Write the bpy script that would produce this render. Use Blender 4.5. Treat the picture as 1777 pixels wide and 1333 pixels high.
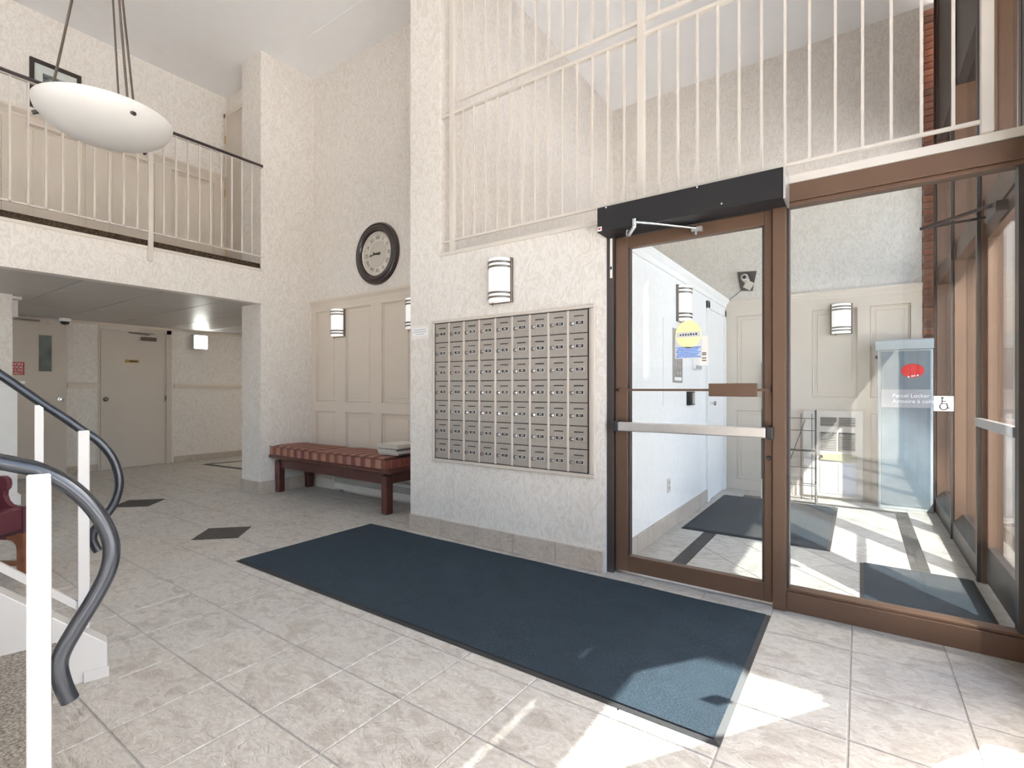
import bpy, math, random
from mathutils import Vector, Matrix
random.seed(7)
R = math.radians
scene = bpy.context.scene
for o in list(bpy.data.objects):
    bpy.data.objects.remove(o)
COL = scene.collection

# ------------------------------------------------------------------ camera
FPX, HORIZON, EYE = 870.0, 676.0, 1.2
YAW = math.atan(603.5 / 870.0)
cam_d = bpy.data.cameras.new('camera')
cam = bpy.data.objects.new('camera', cam_d)
COL.objects.link(cam)
cam.location = (0, 0, EYE)
cam.rotation_euler = (R(90), 0, YAW)
cam_d.sensor_width = 36.0
cam_d.lens = 36.0 * FPX / 1777.0
cam_d.shift_y = (HORIZON - 666.5) / 1777.0
cam_d.clip_start = 0.02
scene.camera = cam

# ------------------------------------------------------------------ light
SUN_EL, SUN_AZ = R(40), math.atan2(.815, .58)        # azimuth of the sun itself, seen from the lobby
world = bpy.data.worlds.new('daylight')
scene.world = world
world.use_nodes = True
wn = world.node_tree.nodes
sky = wn.new('ShaderNodeTexSky')
sky.sky_type = 'NISHITA'
sky.sun_disc = False
sky.sun_elevation = SUN_EL
sky.sun_rotation = R(90) - SUN_AZ
sky.air_density = 1.0
sky.dust_density = 5.0
wn['Background'].inputs['Strength'].default_value = 1.0
world.node_tree.links.new(sky.outputs[0], wn['Background'].inputs[0])

def sun_lamp(name, heading, el, strength, color, angle):
    d = bpy.data.lights.new(name, 'SUN')
    d.energy = strength; d.color = color; d.angle = angle
    o = bpy.data.objects.new(name, d); COL.objects.link(o)
    v = Vector((heading[0] * math.cos(el), heading[1] * math.cos(el), -math.sin(el)))
    o.rotation_euler = v.to_track_quat('-Z', 'Y').to_euler()
    o.location = (6, 8, 12)
    return o
sun_lamp('sun', (-math.cos(SUN_AZ), -math.sin(SUN_AZ)), SUN_EL, 23.0, (1.0, .97, .93), R(.53))
# added spot for the vestibule light bands, as if glinting off glass opposite
gl = bpy.data.lights.new('added_glint_spot', 'SPOT')
gl.energy = 30000; gl.spot_size = R(11.5); gl.spot_blend = .25; gl.shadow_soft_size = .08; gl.color = (1, .95, .88)
glo = bpy.data.objects.new('added_glint_spot', gl); COL.objects.link(glo)
GT = Vector((-.05, 5.0, .1))
glo.location = GT + Vector((.6 * 12, -.8 * 12, 12.0))
glo.rotation_euler = (GT - glo.location).to_track_quat('-Z', 'Y').to_euler()
scene.view_settings.view_transform = 'Standard'
scene.view_settings.look = 'None'
scene.view_settings.gamma = 1
scene.view_settings.use_curve_mapping = False
scene.view_settings.exposure = 0.55
scene.cycles.max_bounces = 14
scene.cycles.diffuse_bounces = 8
scene.cycles.transparent_max_bounces = 24
scene.cycles.sample_clamp_indirect = 6.0
scene.cycles.caustics_reflective = False
scene.cycles.caustics_refractive = False

# ------------------------------------------------------------------ materials
MATS = {}
def newmat(name):
    m = bpy.data.materials.new(name); m.use_nodes = True
    MATS[name] = m
    nt = m.node_tree
    return m, nt, nt.nodes['Principled BSDF']
def lk(nt, a, b): nt.links.new(a, b)
def coords(nt, scale=(1, 1, 1), rnd=False, kind='Object'):
    tc = nt.nodes.new('ShaderNodeTexCoord'); mp = nt.nodes.new('ShaderNodeMapping')
    mp.inputs['Scale'].default_value = scale
    lk(nt, tc.outputs[kind], mp.inputs['Vector'])
    if rnd:
        oi = nt.nodes.new('ShaderNodeObjectInfo'); mu = nt.nodes.new('ShaderNodeVectorMath'); mu.operation = 'SCALE'
        cb = nt.nodes.new('ShaderNodeCombineXYZ')
        for i in range(3): lk(nt, oi.outputs['Random'], cb.inputs[i])
        mu.inputs['Scale'].default_value = 37.0
        lk(nt, cb.outputs[0], mu.inputs[0]); lk(nt, mu.outputs[0], mp.inputs['Location'])
    return mp.outputs[0]
def noise(nt, vec, scale, detail=4, dist=0., rough=.5):
    n = nt.nodes.new('ShaderNodeTexNoise')
    n.inputs['Scale'].default_value = scale; n.inputs['Detail'].default_value = detail
    n.inputs['Distortion'].default_value = dist; n.inputs['Roughness'].default_value = rough
    lk(nt, vec, n.inputs['Vector']); return n.outputs['Fac']
def ramp(nt, fac, stops):
    r = nt.nodes.new('ShaderNodeValToRGB'); e = r.color_ramp.elements
    while len(e) < len(stops): e.new(.5)
    for i, (p, c) in enumerate(stops):
        e[i].position = p; e[i].color = (c[0], c[1], c[2], 1)
    lk(nt, fac, r.inputs[0]); return r.outputs[0]
def bump(nt, h, strength, dist, bs):
    b = nt.nodes.new('ShaderNodeBump'); b.inputs['Strength'].default_value = strength; b.inputs['Distance'].default_value = dist
    lk(nt, h, b.inputs['Height']); lk(nt, b.outputs[0], bs.inputs['Normal'])
def mixc(nt, fac, a, b, mode='MIX'):
    m = nt.nodes.new('ShaderNodeMix'); m.data_type = 'RGBA'; m.blend_type = mode
    for s, k in ((fac, 0), (a, 6), (b, 7)):
        if hasattr(s, 'is_output'): lk(nt, s, m.inputs[k])
        elif k == 0: m.inputs[0].default_value = s
        else: m.inputs[k].default_value = (s[0], s[1], s[2], 1)
    return m.outputs[2]

def plain(name, col, rough=.5, metal=0., var=.06, scale=9., spec=None, coat=0):
    m, nt, bs = newmat(name)
    f = noise(nt, coords(nt), scale, 3)
    a = tuple(min(1, c * (1 + var)) for c in col); b = tuple(c * (1 - var) for c in col)
    lk(nt, ramp(nt, f, [(.3, b), (.7, a)]), bs.inputs['Base Color'])
    bs.inputs['Roughness'].default_value = rough; bs.inputs['Metallic'].default_value = metal
    if spec is not None: bs.inputs['Specular IOR Level'].default_value = spec
    if coat: bs.inputs['Coat Weight'].default_value = coat
    return m

def wallpaper(name, base, light, dark):
    m, nt, bs = newmat(name)
    v = coords(nt, (1, 1, .55))
    n1 = noise(nt, v, 10, 3, 3.0, .5)
    n2 = noise(nt, v, 34, 4, 1.4, .6)
    n3 = noise(nt, coords(nt, (1, 1, .08)), 170, 2)
    c = ramp(nt, n1, [(.40, base), (.485, light), (.53, light), (.60, base)])
    c2 = ramp(nt, n2, [(.42, dark), (.56, light)])
    c = mixc(nt, .22, c, c2)
    c = mixc(nt, .10, c, ramp(nt, n3, [(.3, dark), (.7, light)]))
    lk(nt, c, bs.inputs['Base Color']); bs.inputs['Roughness'].default_value = .55
    bs.inputs['Specular IOR Level'].default_value = .3
    bump(nt, n2, .06, .004, bs)
    return m
wallpaper('wallpaper', (.66, .61, .56), (.765, .73, .69), (.61, .56, .51))
wallpaper('lit_wallpaper', (.80, .795, .785), (.86, .855, .845), (.77, .765, .755))  # same wallpaper whitened, strong daylight put into its colour

def stone(name, a, b, c, rough=.38):
    m, nt, bs = newmat(name)
    v = coords(nt, (1, 1.7, 1), True)
    n1 = noise(nt, v, 6.5, 8, 1.3, .62)
    n2 = noise(nt, v, 24, 6, 1.0, .65)
    n4 = noise(nt, v, 11, 7, 2.4, .58)
    n3 = noise(nt, coords(nt, (1, 1, 1), True), 160, 2)
    col = ramp(nt, n1, [(.30, a), (.45, b), (.52, c), (.66, b)])
    col = mixc(nt, .35, col, ramp(nt, n2, [(.36, a), (.62, c)]))
    vein = ramp(nt, n4, [(.475, (0, 0, 0)), (.5, (1, 1, 1)), (.525, (0, 0, 0))])
    vm = nt.nodes.new('ShaderNodeMath'); vm.operation = 'MULTIPLY'; vm.inputs[1].default_value = .4
    lk(nt, vein, vm.inputs[0])
    col = mixc(nt, vm.outputs[0], col, c)
    col = mixc(nt, .12, col, ramp(nt, n3, [(.3, a), (.7, c)]))
    lk(nt, col, bs.inputs['Base Color'])
    bs.inputs['Roughness'].default_value = rough; bs.inputs['Specular IOR Level'].default_value = .4
    st = ramp(nt, n4, [(.40, (0, 0, 0)), (.49, (.45, .45, .45)), (.51, (.75, .75, .75)), (.62, (1, 1, 1))])
    h = nt.nodes.new('ShaderNodeMath'); h.operation = 'ADD'; lk(nt, st, h.inputs[0]); lk(nt, n2, h.inputs[1])
    bump(nt, h.outputs[0], .45, .010, bs)
    return m
stone('floor_stone', (.325, .282, .24), (.485, .448, .40), (.64, .612, .565))
stone('base_stone', (.40, .33, .27), (.47, .40, .335), (.54, .475, .41), .45)
stone('dark_stone', (.028, .025, .023), (.038, .034, .031), (.05, .046, .042), .5)
plain('grout', (.40, .375, .35), .9, var=.1, scale=40)
plain('ceiling_paint', (.86, .862, .868), .85, var=.01)
plain('panel_paint', (.66, .585, .505), .42, var=.015, scale=3)
plain('soffit_panel', (.46, .44, .42), .40, var=.03, scale=4)
plain('door_paint', (.56, .50, .44), .45, var=.02, scale=3)
plain('cream_metal', (.62, .57, .515), .35, var=.02)
plain('white_metal', (.58, .56, .54), .35, var=.02)
plain('white_paint', (.82, .81, .80), .5, var=.02)
plain('bronze', (.125, .072, .046), .45, .2, var=.06, scale=3)
plain('dark_bronze', (.055, .045, .042), .4, .3, var=.08)
plain('operator_black', (.015, .014, .016), .5, .0, var=.1, scale=3, spec=.3)
plain('black_plastic', (.02, .02, .022), .45)
plain('chrome', (.75, .75, .76), .18, 1.0, var=.03)
plain('brushed_aluminium', (.66, .65, .65), .34, .85, var=.03, scale=25)
plain('rail_steel', (.045, .050, .060), .22, .6, var=.08, scale=14)
plain('mailbox_metal', (.36, .325, .29), .42, .4, var=.04, scale=30)
plain('mailbox_trim', (.60, .535, .475), .4, .15, var=.02)
plain('slot_dark', (.035, .03, .028), .6)
plain('mahogany', (.085, .022, .016), .28, var=.25, scale=12, coat=.3)
plain('maroon_vinyl', (.115, .030, .042), .4, var=.06)
plain('brown_wood', (.24, .09, .04), .4, var=.25, scale=14)
plain('frosted_glass', (.80, .78, .75), .35, var=.01)
plain('lamp_white', (.90, .90, .90), .3, var=.01)
plain('dark_frame', (.03, .022, .019), .35, var=.1)
plain('clock_wood', (.028, .018, .017), .32, var=.2, scale=10, coat=.2)
plain('clock_face', (.50, .47, .42), .5, var=.03)
plain('clock_ring', (.60, .56, .50), .45, var=.12, scale=40)
plain('paper', (.78, .75, .70), .7, var=.03, scale=30)
plain('newsprint', (.60, .56, .50), .8, var=.12, scale=60)
plain('paper_dark', (.10, .09, .10), .5, var=.3, scale=30)
plain('sign_red', (.42, .012, .02), .4)
plain('sign_white', (.85, .85, .85), .4)
plain('sign_grey', (.35, .35, .36), .5)
plain('rubber', (.025, .025, .026), .7)
plain('heater_enamel', (.70, .66, .60), .4)
plain('heater_grey', (.33, .31, .29), .45, .3, var=.1, scale=60)
plain('wire_black', (.02, .02, .022), .4, .3)
plain('locker_body', (.40, .44, .45), .35, .1, var=.05)
plain('locker_dark', (.16, .20, .23), .3, .1, var=.12, scale=4)
plain('locker_red', (.62, .02, .025), .35)
plain('poster_yellow', (.86, .80, .42), .5)
plain('poster_blue', (.08, .25, .66), .5, var=.5, scale=70)
plain('poster_grey', (.62, .62, .66), .5)
plain('ink', (.03, .03, .04), .6)
plain('brass', (.45, .32, .13), .3, .9)
plain('plate_metal', (.52, .48, .44), .5, .3, var=.03)
plain('knob_metal', (.20, .17, .145), .28, .9)
plain('olive_strip', (.42, .39, .26), .4)
plain('concrete', (.72, .70, .67), .85, var=.08, scale=5)
plain('brick_red', (.30, .12, .075), .85, var=.35, scale=6)
plain('mortar', (.48, .45, .42), .9)
plain('photo_grey', (.22, .22, .22), .5, var=.9, scale=28)
plain('vision_glass', (.13, .15, .14), .12, var=.3, scale=5)
plain('wire_grey', (.3, .3, .3), .5)

def brick_mat():
    m, nt, bs = newmat('brick')
    oi = nt.nodes.new('ShaderNodeObjectInfo')
    c = ramp(nt, oi.outputs['Random'], [(0, (.20, .085, .06)), (.4, (.33, .14, .085)), (.7, (.40, .20, .12)), (1, (.16, .08, .065))])
    c = mixc(nt, .35, c, ramp(nt, noise(nt, coords(nt), 40, 4), [(.3, (.16, .07, .05)), (.7, (.46, .26, .18))]))
    lk(nt, c, bs.inputs['Base Color']); bs.inputs['Roughness'].default_value = .9
brick_mat()

def carpet(name, a, b, c, sc=260):
    m, nt, bs = newmat(name)
    v = coords(nt)
    n1 = noise(nt, v, sc, 2, 0, .7); n2 = noise(nt, v, 7, 4, .5)
    col = ramp(nt, n1, [(.34, a), (.5, b), (.68, c)])
    col = mixc(nt, .32, col, ramp(nt, n2, [(.35, a), (.65, b)]))
    lk(nt, col, bs.inputs['Base Color']); bs.inputs['Roughness'].default_value = .95
    bs.inputs['Sheen Weight'].default_value = .04
    bs.inputs['Specular IOR Level'].default_value = .1
    bump(nt, n1, .6, .006, bs)
carpet('mat_navy', (.012, .020, .029), (.022, .036, .050), (.058, .080, .096), 210)
carpet('stair_carpet', (.12, .11, .10), (.32, .29, .25), (.58, .54, .46), 95)
carpet('balcony_carpet', (.018, .012, .009), (.06, .04, .028), (.13, .10, .07), 60)

def plaid():
    m, nt, bs = newmat('plaid_fabric')
    tc = nt.nodes.new('ShaderNodeTexCoord'); sp = nt.nodes.new('ShaderNodeSeparateXYZ')
    lk(nt, tc.outputs['Object'], sp.inputs[0])
    def stripes(axis, freq, off, stops):
        a = nt.nodes.new('ShaderNodeMath'); a.operation = 'MULTIPLY_ADD'; a.inputs[1].default_value = freq; a.inputs[2].default_value = off
        lk(nt, sp.outputs[axis], a.inputs[0])
        f = nt.nodes.new('ShaderNodeMath'); f.operation = 'FRACT'; lk(nt, a.outputs[0], f.inputs[0])
        r = ramp(nt, f.outputs[0], stops)
        r.node.color_ramp.interpolation = 'CONSTANT'
        return r
    c1 = stripes(0, 7.0, 40.0, [(0, (.34, .19, .15)), (.20, (.38, .23, .17)), (.52, (.085, .022, .032)), (.94, (.22, .05, .045))])
    c2 = stripes(1, 6.0, 40.0, [(0, (.20, .04, .035)), (.45, (.34, .13, .055)), (.70, (.26, .06, .04)), (.88, (.42, .24, .10))])
    c = mixc(nt, .32, c1, c2)
    n = noise(nt, coords(nt), 420, 2)
    c = mixc(nt, .18, c, ramp(nt, n, [(.35, (.10, .03, .03)), (.65, (.5, .28, .2))]))
    lk(nt, c, bs.inputs['Base Color']); bs.inputs['Roughness'].default_value = .9
    bump(nt, n, .4, .003, bs)
plaid()

def glass(name, tint, extra=.0):
    m, nt, bs = newmat(name)
    nt.nodes.remove(bs)
    out = nt.nodes['Material Output']
    t = nt.nodes.new('ShaderNodeBsdfTransparent'); t.inputs[0].default_value = (*tint, 1)
    g = nt.nodes.new('ShaderNodeBsdfGlossy'); g.inputs['Roughness'].default_value = .0
    f = nt.nodes.new('ShaderNodeFresnel'); f.inputs[0].default_value = 1.5
    a = nt.nodes.new('ShaderNodeMath'); a.operation = 'ADD'; a.inputs[1].default_value = extra; a.use_clamp = True
    ge = nt.nodes.new('ShaderNodeNewGeometry'); ma = nt.nodes.new('ShaderNodeMath'); ma.operation = 'MULTIPLY_ADD'
    ma.inputs[1].default_value = 1 / 1.5 - 1.5; ma.inputs[2].default_value = 1.5      # same pane reflectance from both sides
    lk(nt, ge.outputs['Backfacing'], ma.inputs[0]); lk(nt, ma.outputs[0], f.inputs[0])
    lk(nt, f.outputs[0], a.inputs[0])
    mx = nt.nodes.new('ShaderNodeMixShader')
    lk(nt, a.outputs[0], mx.inputs[0]); lk(nt, t.outputs[0], mx.inputs[1]); lk(nt, g.outputs[0], mx.inputs[2])
    lk(nt, mx.outputs[0], out.inputs['Surface'])
glass('clear_glass', (.96, .983, .985))
glass('facade_glass', (.97, .985, .98))

def glow(name, col, strength, base=(.9, .9, .9)):
    m, nt, bs = newmat(name)
    bs.inputs['Base Color'].default_value = (*base, 1)
    bs.inputs['Emission Color'].default_value = (*col, 1)
    bs.inputs['Emission Strength'].default_value = strength
    bs.inputs['Roughness'].default_value = .4
glow('lit_diffuser', (.97, 1.0, .93), 16.0)
glow('added_lamp_glow', (1.0, .95, .88), 50.0)
glow('sconce_glass', (1.0, .97, .93), .30)

# ------------------------------------------------------------------ mesh helpers
class MB:
    def __init__(s): s.v = []; s.f = []
    def add(s, vs, fs):
        n = len(s.v); s.v += [tuple(v) for v in vs]; s.f += [tuple(i + n for i in f) for f in fs]; return s
    def box(s, x0, x1, y0, y1, z0, z1):
        x0, x1 = sorted((x0, x1)); y0, y1 = sorted((y0, y1)); z0, z1 = sorted((z0, z1))
        return s.add([(x0, y0, z0), (x1, y0, z0), (x1, y1, z0), (x0, y1, z0), (x0, y0, z1), (x1, y0, z1), (x1, y1, z1), (x0, y1, z1)],
                     [(0, 3, 2, 1), (4, 5, 6, 7), (0, 1, 5, 4), (1, 2, 6, 5), (2, 3, 7, 6), (3, 0, 4, 7)])
    def prism(s, pts, axis, a, b):
        """extrude polygon pts (2D) along axis from a to b; 'x': pts=(y,z) 'y': pts=(x,z) 'z': pts=(x,y)"""
        def P(p, t): return (t, p[0], p[1]) if axis == 'x' else (p[0], t, p[1]) if axis == 'y' else (p[0], p[1], t)
        n = len(pts)
        vs = [P(p, a) for p in pts] + [P(p, b) for p in pts]
        fs = [tuple(range(n - 1, -1, -1)), tuple(range(n, 2 * n))] + [(i, (i + 1) % n, n + (i + 1) % n, n + i) for i in range(n)]
        return s.add(vs, fs)
    def tube(s, pts, r, n=10, radii=None):
        pts = [Vector(p) for p in pts]; m = len(pts); ref = None; vs = []
        for i, p in enumerate(pts):
            t = (pts[min(i + 1, m - 1)] - pts[max(i - 1, 0)]).normalized()
            if ref is None:
                ref = t.orthogonal().normalized()
            ref = (ref - t * ref.dot(t))
            ref = ref.normalized() if ref.length > 1e-6 else t.orthogonal().normalized()
            w = t.cross(ref); rr = radii[i] if radii else r
            for k in range(n):
                a = 2 * math.pi * k / n
                vs.append(p + (ref * math.cos(a) + w * math.sin(a)) * rr)
        fs = [(i * n + k, i * n + (k + 1) % n, (i + 1) * n + (k + 1) % n, (i + 1) * n + k) for i in range(m - 1) for k in range(n)]
        fs += [tuple(range(n - 1, -1, -1)), tuple((m - 1) * n + k for k in range(n))]
        return s.add(vs, fs)
    def lathe(s, prof, c, axis='z', n=32, a0=0., a1=2 * math.pi, closed=None):
        """prof: (r, h) list; revolve about axis through c"""
        full = abs(a1 - a0 - 2 * math.pi) < 1e-6
        m = n if full else n + 1; vs = []
        for (r, h) in prof:
            for k in range(m):
                a = a0 + (a1 - a0) * k / n; u, w = r * math.cos(a), r * math.sin(a)
                q = (u, w, h) if axis == 'z' else (u, h, w) if axis == 'y' else (h, u, w)
                vs.append((c[0] + q[0], c[1] + q[1], c[2] + q[2]))
        fs = []
        for i in range(len(prof) - 1):
            for k in range(n):
                k2 = (k + 1) % m if full else k + 1
                fs.append((i * m + k, i * m + k2, (i + 1) * m + k2, (i + 1) * m + k))
        return s.add(vs, fs)
    def bar(s, a, b, w, h=None, up=(0, 0, 1)):
        a, b = Vector(a), Vector(b); h = h or w; t = (b - a).normalized(); up = Vector(up)
        if abs(t.dot(up)) > .98: up = Vector((1, 0, 0))
        sd = t.cross(up).normalized(); u = sd.cross(t)
        c = [sd * (i * w / 2) + u * (j * h / 2) for i, j in ((-1, -1), (1, -1), (1, 1), (-1, 1))]
        return s.add([a + q for q in c] + [b + q for q in c], [(3, 2, 1, 0), (4, 5, 6, 7)] + [(i, (i + 1) % 4, 4 + (i + 1) % 4, 4 + i) for i in range(4)])
    def mesh(s, name, shift=(0, 0, 0)):
        me = bpy.data.meshes.new(name)
        sx, sy, sz = shift
        me.from_pydata([(v[0] - sx, v[1] - sy, v[2] - sz) for v in s.v], [], s.f)
        me.validate(); me.update()
        import bmesh
        bm = bmesh.new(); bm.from_mesh(me); bmesh.ops.recalc_face_normals(bm, faces=bm.faces); bm.to_mesh(me); bm.free()
        return me

def wloc(o):
    v = Vector((0, 0, 0))
    while o: v += o.location; o = o.parent
    return v
def link(o, parent=None):
    COL.objects.link(o)
    if parent: o.parent = parent
    return o
def obj(name, mb, mat, parent=None, smooth=False, bevel=0, local=False, seg=2):
    sh = (0, 0, 0) if (local or not parent) else wloc(parent)
    me = mb.mesh(name, sh) if isinstance(mb, MB) else mb
    if not me.materials: me.materials.append(MATS[mat])
    if smooth:
        me.polygons.foreach_set('use_smooth', [True] * len(me.polygons))
        me.set_sharp_from_angle(angle=R(38))
    o = link(bpy.data.objects.new(name, me), parent)
    if bevel:
        b = o.modifiers.new('bevel', 'BEVEL'); b.width = bevel; b.segments = seg; b.limit_method = 'ANGLE'; b.angle_limit = R(40)
    return o
def tag(o, label=None, cat=None, group=None, kind=None):
    if label: o['label'] = label
    if cat: o['category'] = cat
    if group: o['group'] = group
    if kind: o['kind'] = kind
    return o
def thing(name, loc, label, cat, group=None, kind=None, rz=0):
    o = bpy.data.objects.new(name, None); link(o)
    o.empty_display_size = .05; o.location = loc; o.rotation_euler = (0, 0, rz)
    return tag(o, label, cat, group, kind)
def inst(name, me, loc, parent=None, rot=(0, 0, 0)):
    o = link(bpy.data.objects.new(name, me), parent); o.location = loc; o.rotation_euler = rot; return o
def meshof(name, mb, mat, smooth=False):
    me = mb.mesh(name); me.materials.append(MATS[mat])
    if smooth: me.polygons.foreach_set('use_smooth', [True] * len(me.polygons)); me.set_sharp_from_angle(angle=R(38))
    return me
def text(name, body, size, loc, facing, mat, parent=None, align='CENTER', spacing=None):
    """facing '-y' (read from -Y) or '+x' (read from +X); loc in world"""
    cu = bpy.data.curves.new(name, 'FONT'); cu.body = body; cu.size = size; cu.align_x = align; cu.align_y = 'CENTER'
    cu.extrude = .0004; cu.resolution_u = 3
    if spacing: cu.space_line = spacing
    cu.materials.append(MATS[mat])
    o = link(bpy.data.objects.new(name, cu), parent)
    o.location = Vector(loc) - (wloc(parent) if parent else Vector())
    o.rotation_euler = (R(90), 0, 0) if facing == '-y' else (R(90), 0, R(90))
    TEXTS.append(o)
    return o
TEXTS = []
def texts_to_meshes():
    bpy.context.view_layer.update()
    dg = bpy.context.evaluated_depsgraph_get()
    for o in TEXTS:
        me = bpy.data.meshes.new_from_object(o.evaluated_get(dg))
        n = bpy.data.objects.new('tmp', me); link(n, o.parent)
        n.location, n.rotation_euler = o.location, o.rotation_euler
        nm = o.name.split('.')[0]; bpy.data.objects.remove(o); n.name = nm
B = lambda *a: MB().box(*a)

CEIL, CORR = 5.09, 2.19
MAILY, PARTY = 3.04, 3.12
FX = .62                                   # inner line of the street facade
BACKX = -9.25
VY = 6.56                                  # vestibule rear wall

# ------------------------------------------------------------------ floors
def proj(x, y, z):
    s, c = math.sin(YAW), math.cos(YAW)
    f = -s * x + c * y; r = c * x + s * y
    return (888.5 + FPX * r / f, HORIZON - FPX * (z - EYE) / f, f) if f > .05 else (0, 0, -1)
PIT = .3565
def tile_mesh(w, d, h=.008, ch=.0022):
    m = MB(); x, y = w / 2, d / 2
    m.add([(-x, -y, -h), (x, -y, -h), (x, y, -h), (-x, y, -h), (-x, -y, -ch), (x, -y, -ch), (x, y, -ch), (-x, y, -ch),
           (-x + ch, -y + ch, 0), (x - ch, -y + ch, 0), (x - ch, y - ch, 0), (-x + ch, y - ch, 0)],
          [(4, 5, 9, 8), (5, 6, 10, 9), (6, 7, 11, 10), (7, 4, 8, 11), (8, 9, 10, 11), (0, 1, 5, 4), (1, 2, 6, 5), (2, 3, 7, 6), (3, 0, 4, 7)])
    return m
floor = obj('floor', B(BACKX - .1, FX + .2, -4.6, 6.2, -.12, -.0035), 'grout')
tag(floor, 'lobby floor of grey beige slate-look stone tiles', 'floor', kind='structure')
tm = meshof('tile', tile_mesh(PIT - .006, PIT - .006), 'floor_stone')
cells = []
for i in range(-26, 3):
    for j in range(-13, 18):
        x = -.0335 + PIT * (i + .5) - PIT; y = 3.135 - PIT * (j + .5)
        if y < -4.4 or x > .56 or x < BACKX: continue
        if y > 3.12 and x > -5.6: continue
        if y > 3.0 and x > -5.75 and not (x < -3.2 and y < 3.75): 
            if y > 3.13: continue
        px, py, f = proj(x, y, 0)
        seen = f > 0 and -120 < px < 1900 and py < 1480
        cells.append((seen, -f if f > 0 else -99, x, y))
# alcove and corridor cells too
for i in range(-26, -8):
    for j in range(-9, 0):
        x = -.0335 + PIT * (i + .5) - PIT; y = 3.135 - PIT * (j + .5)
        if (-5.64 < x < -3.2 and y < 3.75) or (x < -6.1 and y < 6.1):
            px, py, f = proj(x, y, 0); cells.append((px > -50, -f, x, y))
cells = sorted(set(cells), reverse=True)
for k, (s_, f_, x, y) in enumerate(cells[:298]):
    inst('tile', tm, (x, y, 0), floor)
mb = MB(); t0 = tile_mesh(PIT - .006, PIT - .006)
for (s_, f_, x, y) in cells[298:]:
    mb.add([(v[0] + x, v[1] + y, v[2]) for v in t0.v], t0.f)
rest = obj('tile_field', mb, 'floor_stone', floor); rest['kind'] = 'stuff'
for (cx, cy, hd) in ((-4.375, 2.065, .245), (-6.255, 2.10, .255)):
    obj('inlay_tile', MB().prism([(cx - hd, cy), (cx, cy - hd), (cx + hd, cy), (cx, cy + hd)], 'z', -.004, .0012), 'dark_stone', floor)
for a, b in (((-8.62, 3.80), (-8.45, 4.6)), ((-8.62, 3.80), (-7.5, 3.92)), ((-7.5, 3.92), (-7.4, 4.7))):
    obj('inlay_strip', MB().bar((*a, -.0005), (*b, -.0005), .10, .003), 'dark_stone', floor)

# vestibule floor: dark border strips round a diagonal field
vf = obj('floor_vestibule', B(-1.36, FX + .25, 3.16, VY + .05, -.12, -.0035), 'grout')
tag(vf, 'vestibule floor of pale stone tiles with dark border strips', 'floor', kind='structure')
FXa, FXb, FYa, FYb = -.977, .28, 3.45, 6.10
def clip(poly, x0, x1, y0, y1):
    for ax, lim, sg in ((0, x0, 1), (0, x1, -1), (1, y0, 1), (1, y1, -1)):
        out = []
        for i in range(len(poly)):
            p, q = poly[i], poly[(i + 1) % len(poly)]
            a, b = (p[ax] - lim) * sg, (q[ax] - lim) * sg
            if a >= 0: out.append(p)
            if a * b < 0:
                t = a / (a - b); out.append((p[0] + (q[0] - p[0]) * t, p[1] + (q[1] - p[1]) * t))
        poly = out
        if len(poly) < 3: return []
    return poly
hd = PIT / math.sqrt(2)
for i in range(-1, 8):
    for j in range(-2, 14):
        cx = FXa + .12 + i * hd * 1.0; cy = FYa + .15 + j * hd
        if (i + j) % 2: continue
        e = hd - .004
        p = clip([(cx - e, cy), (cx, cy - e), (cx + e, cy), (cx, cy + e)], FXa, FXb, FYa, FYb)
        if p: obj('tile', MB().prism(p, 'z', -.008, 0), 'floor_stone', vf)
W = .10
for nm, r in (('left', (FXa - W, FXa - .003, FYa - W, FYb + W)), ('right', (FXb + .003, FXb + W, FYa - W, FYb + W)), ('back', (FXa, FXb, FYb + .003, FYb + W)), ('front', (FXa, FXb, FYa - W, FYa - .003))):
    x0, x1, y0, y1 = r
    n = max(1, round(max(x1 - x0, y1 - y0) / .3))
    for k in range(n):
        if nm in ('left', 'right'): q = (x0, x1, y0 + (y1 - y0) * k / n + .002, y0 + (y1 - y0) * (k + 1) / n)
        else: q = (x0 + (x1 - x0) * k / n + .002, x0 + (x1 - x0) * (k + 1) / n, y0, y1)
        obj('border_tile', B(*q, -.008, .0), 'dark_stone', vf)
def rows(x0, x1, y0, y1, along):
    n = max(1, round(((y1 - y0) if along == 'y' else (x1 - x0)) / PIT))
    for k in range(n):
        if along == 'y': q = (x0, x1, y0 + (y1 - y0) * k / n + .004, y0 + (y1 - y0) * (k + 1) / n)
        else: q = (x0 + (x1 - x0) * k / n + .004, x0 + (x1 - x0) * (k + 1) / n, y0, y1)
        obj('tile', B(*q, -.008, 0), 'floor_stone', vf)
rows(-1.36, FXa - W - .003, 3.17, VY, 'y'); rows(FXb + W + .003, FX + .06, 3.17, VY, 'y')
rows(FXa - W, FXb + W, FYb + W + .003, VY, 'x'); rows(FXa - W, FXb + W, 3.17, FYa - W - .003, 'x')

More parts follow.
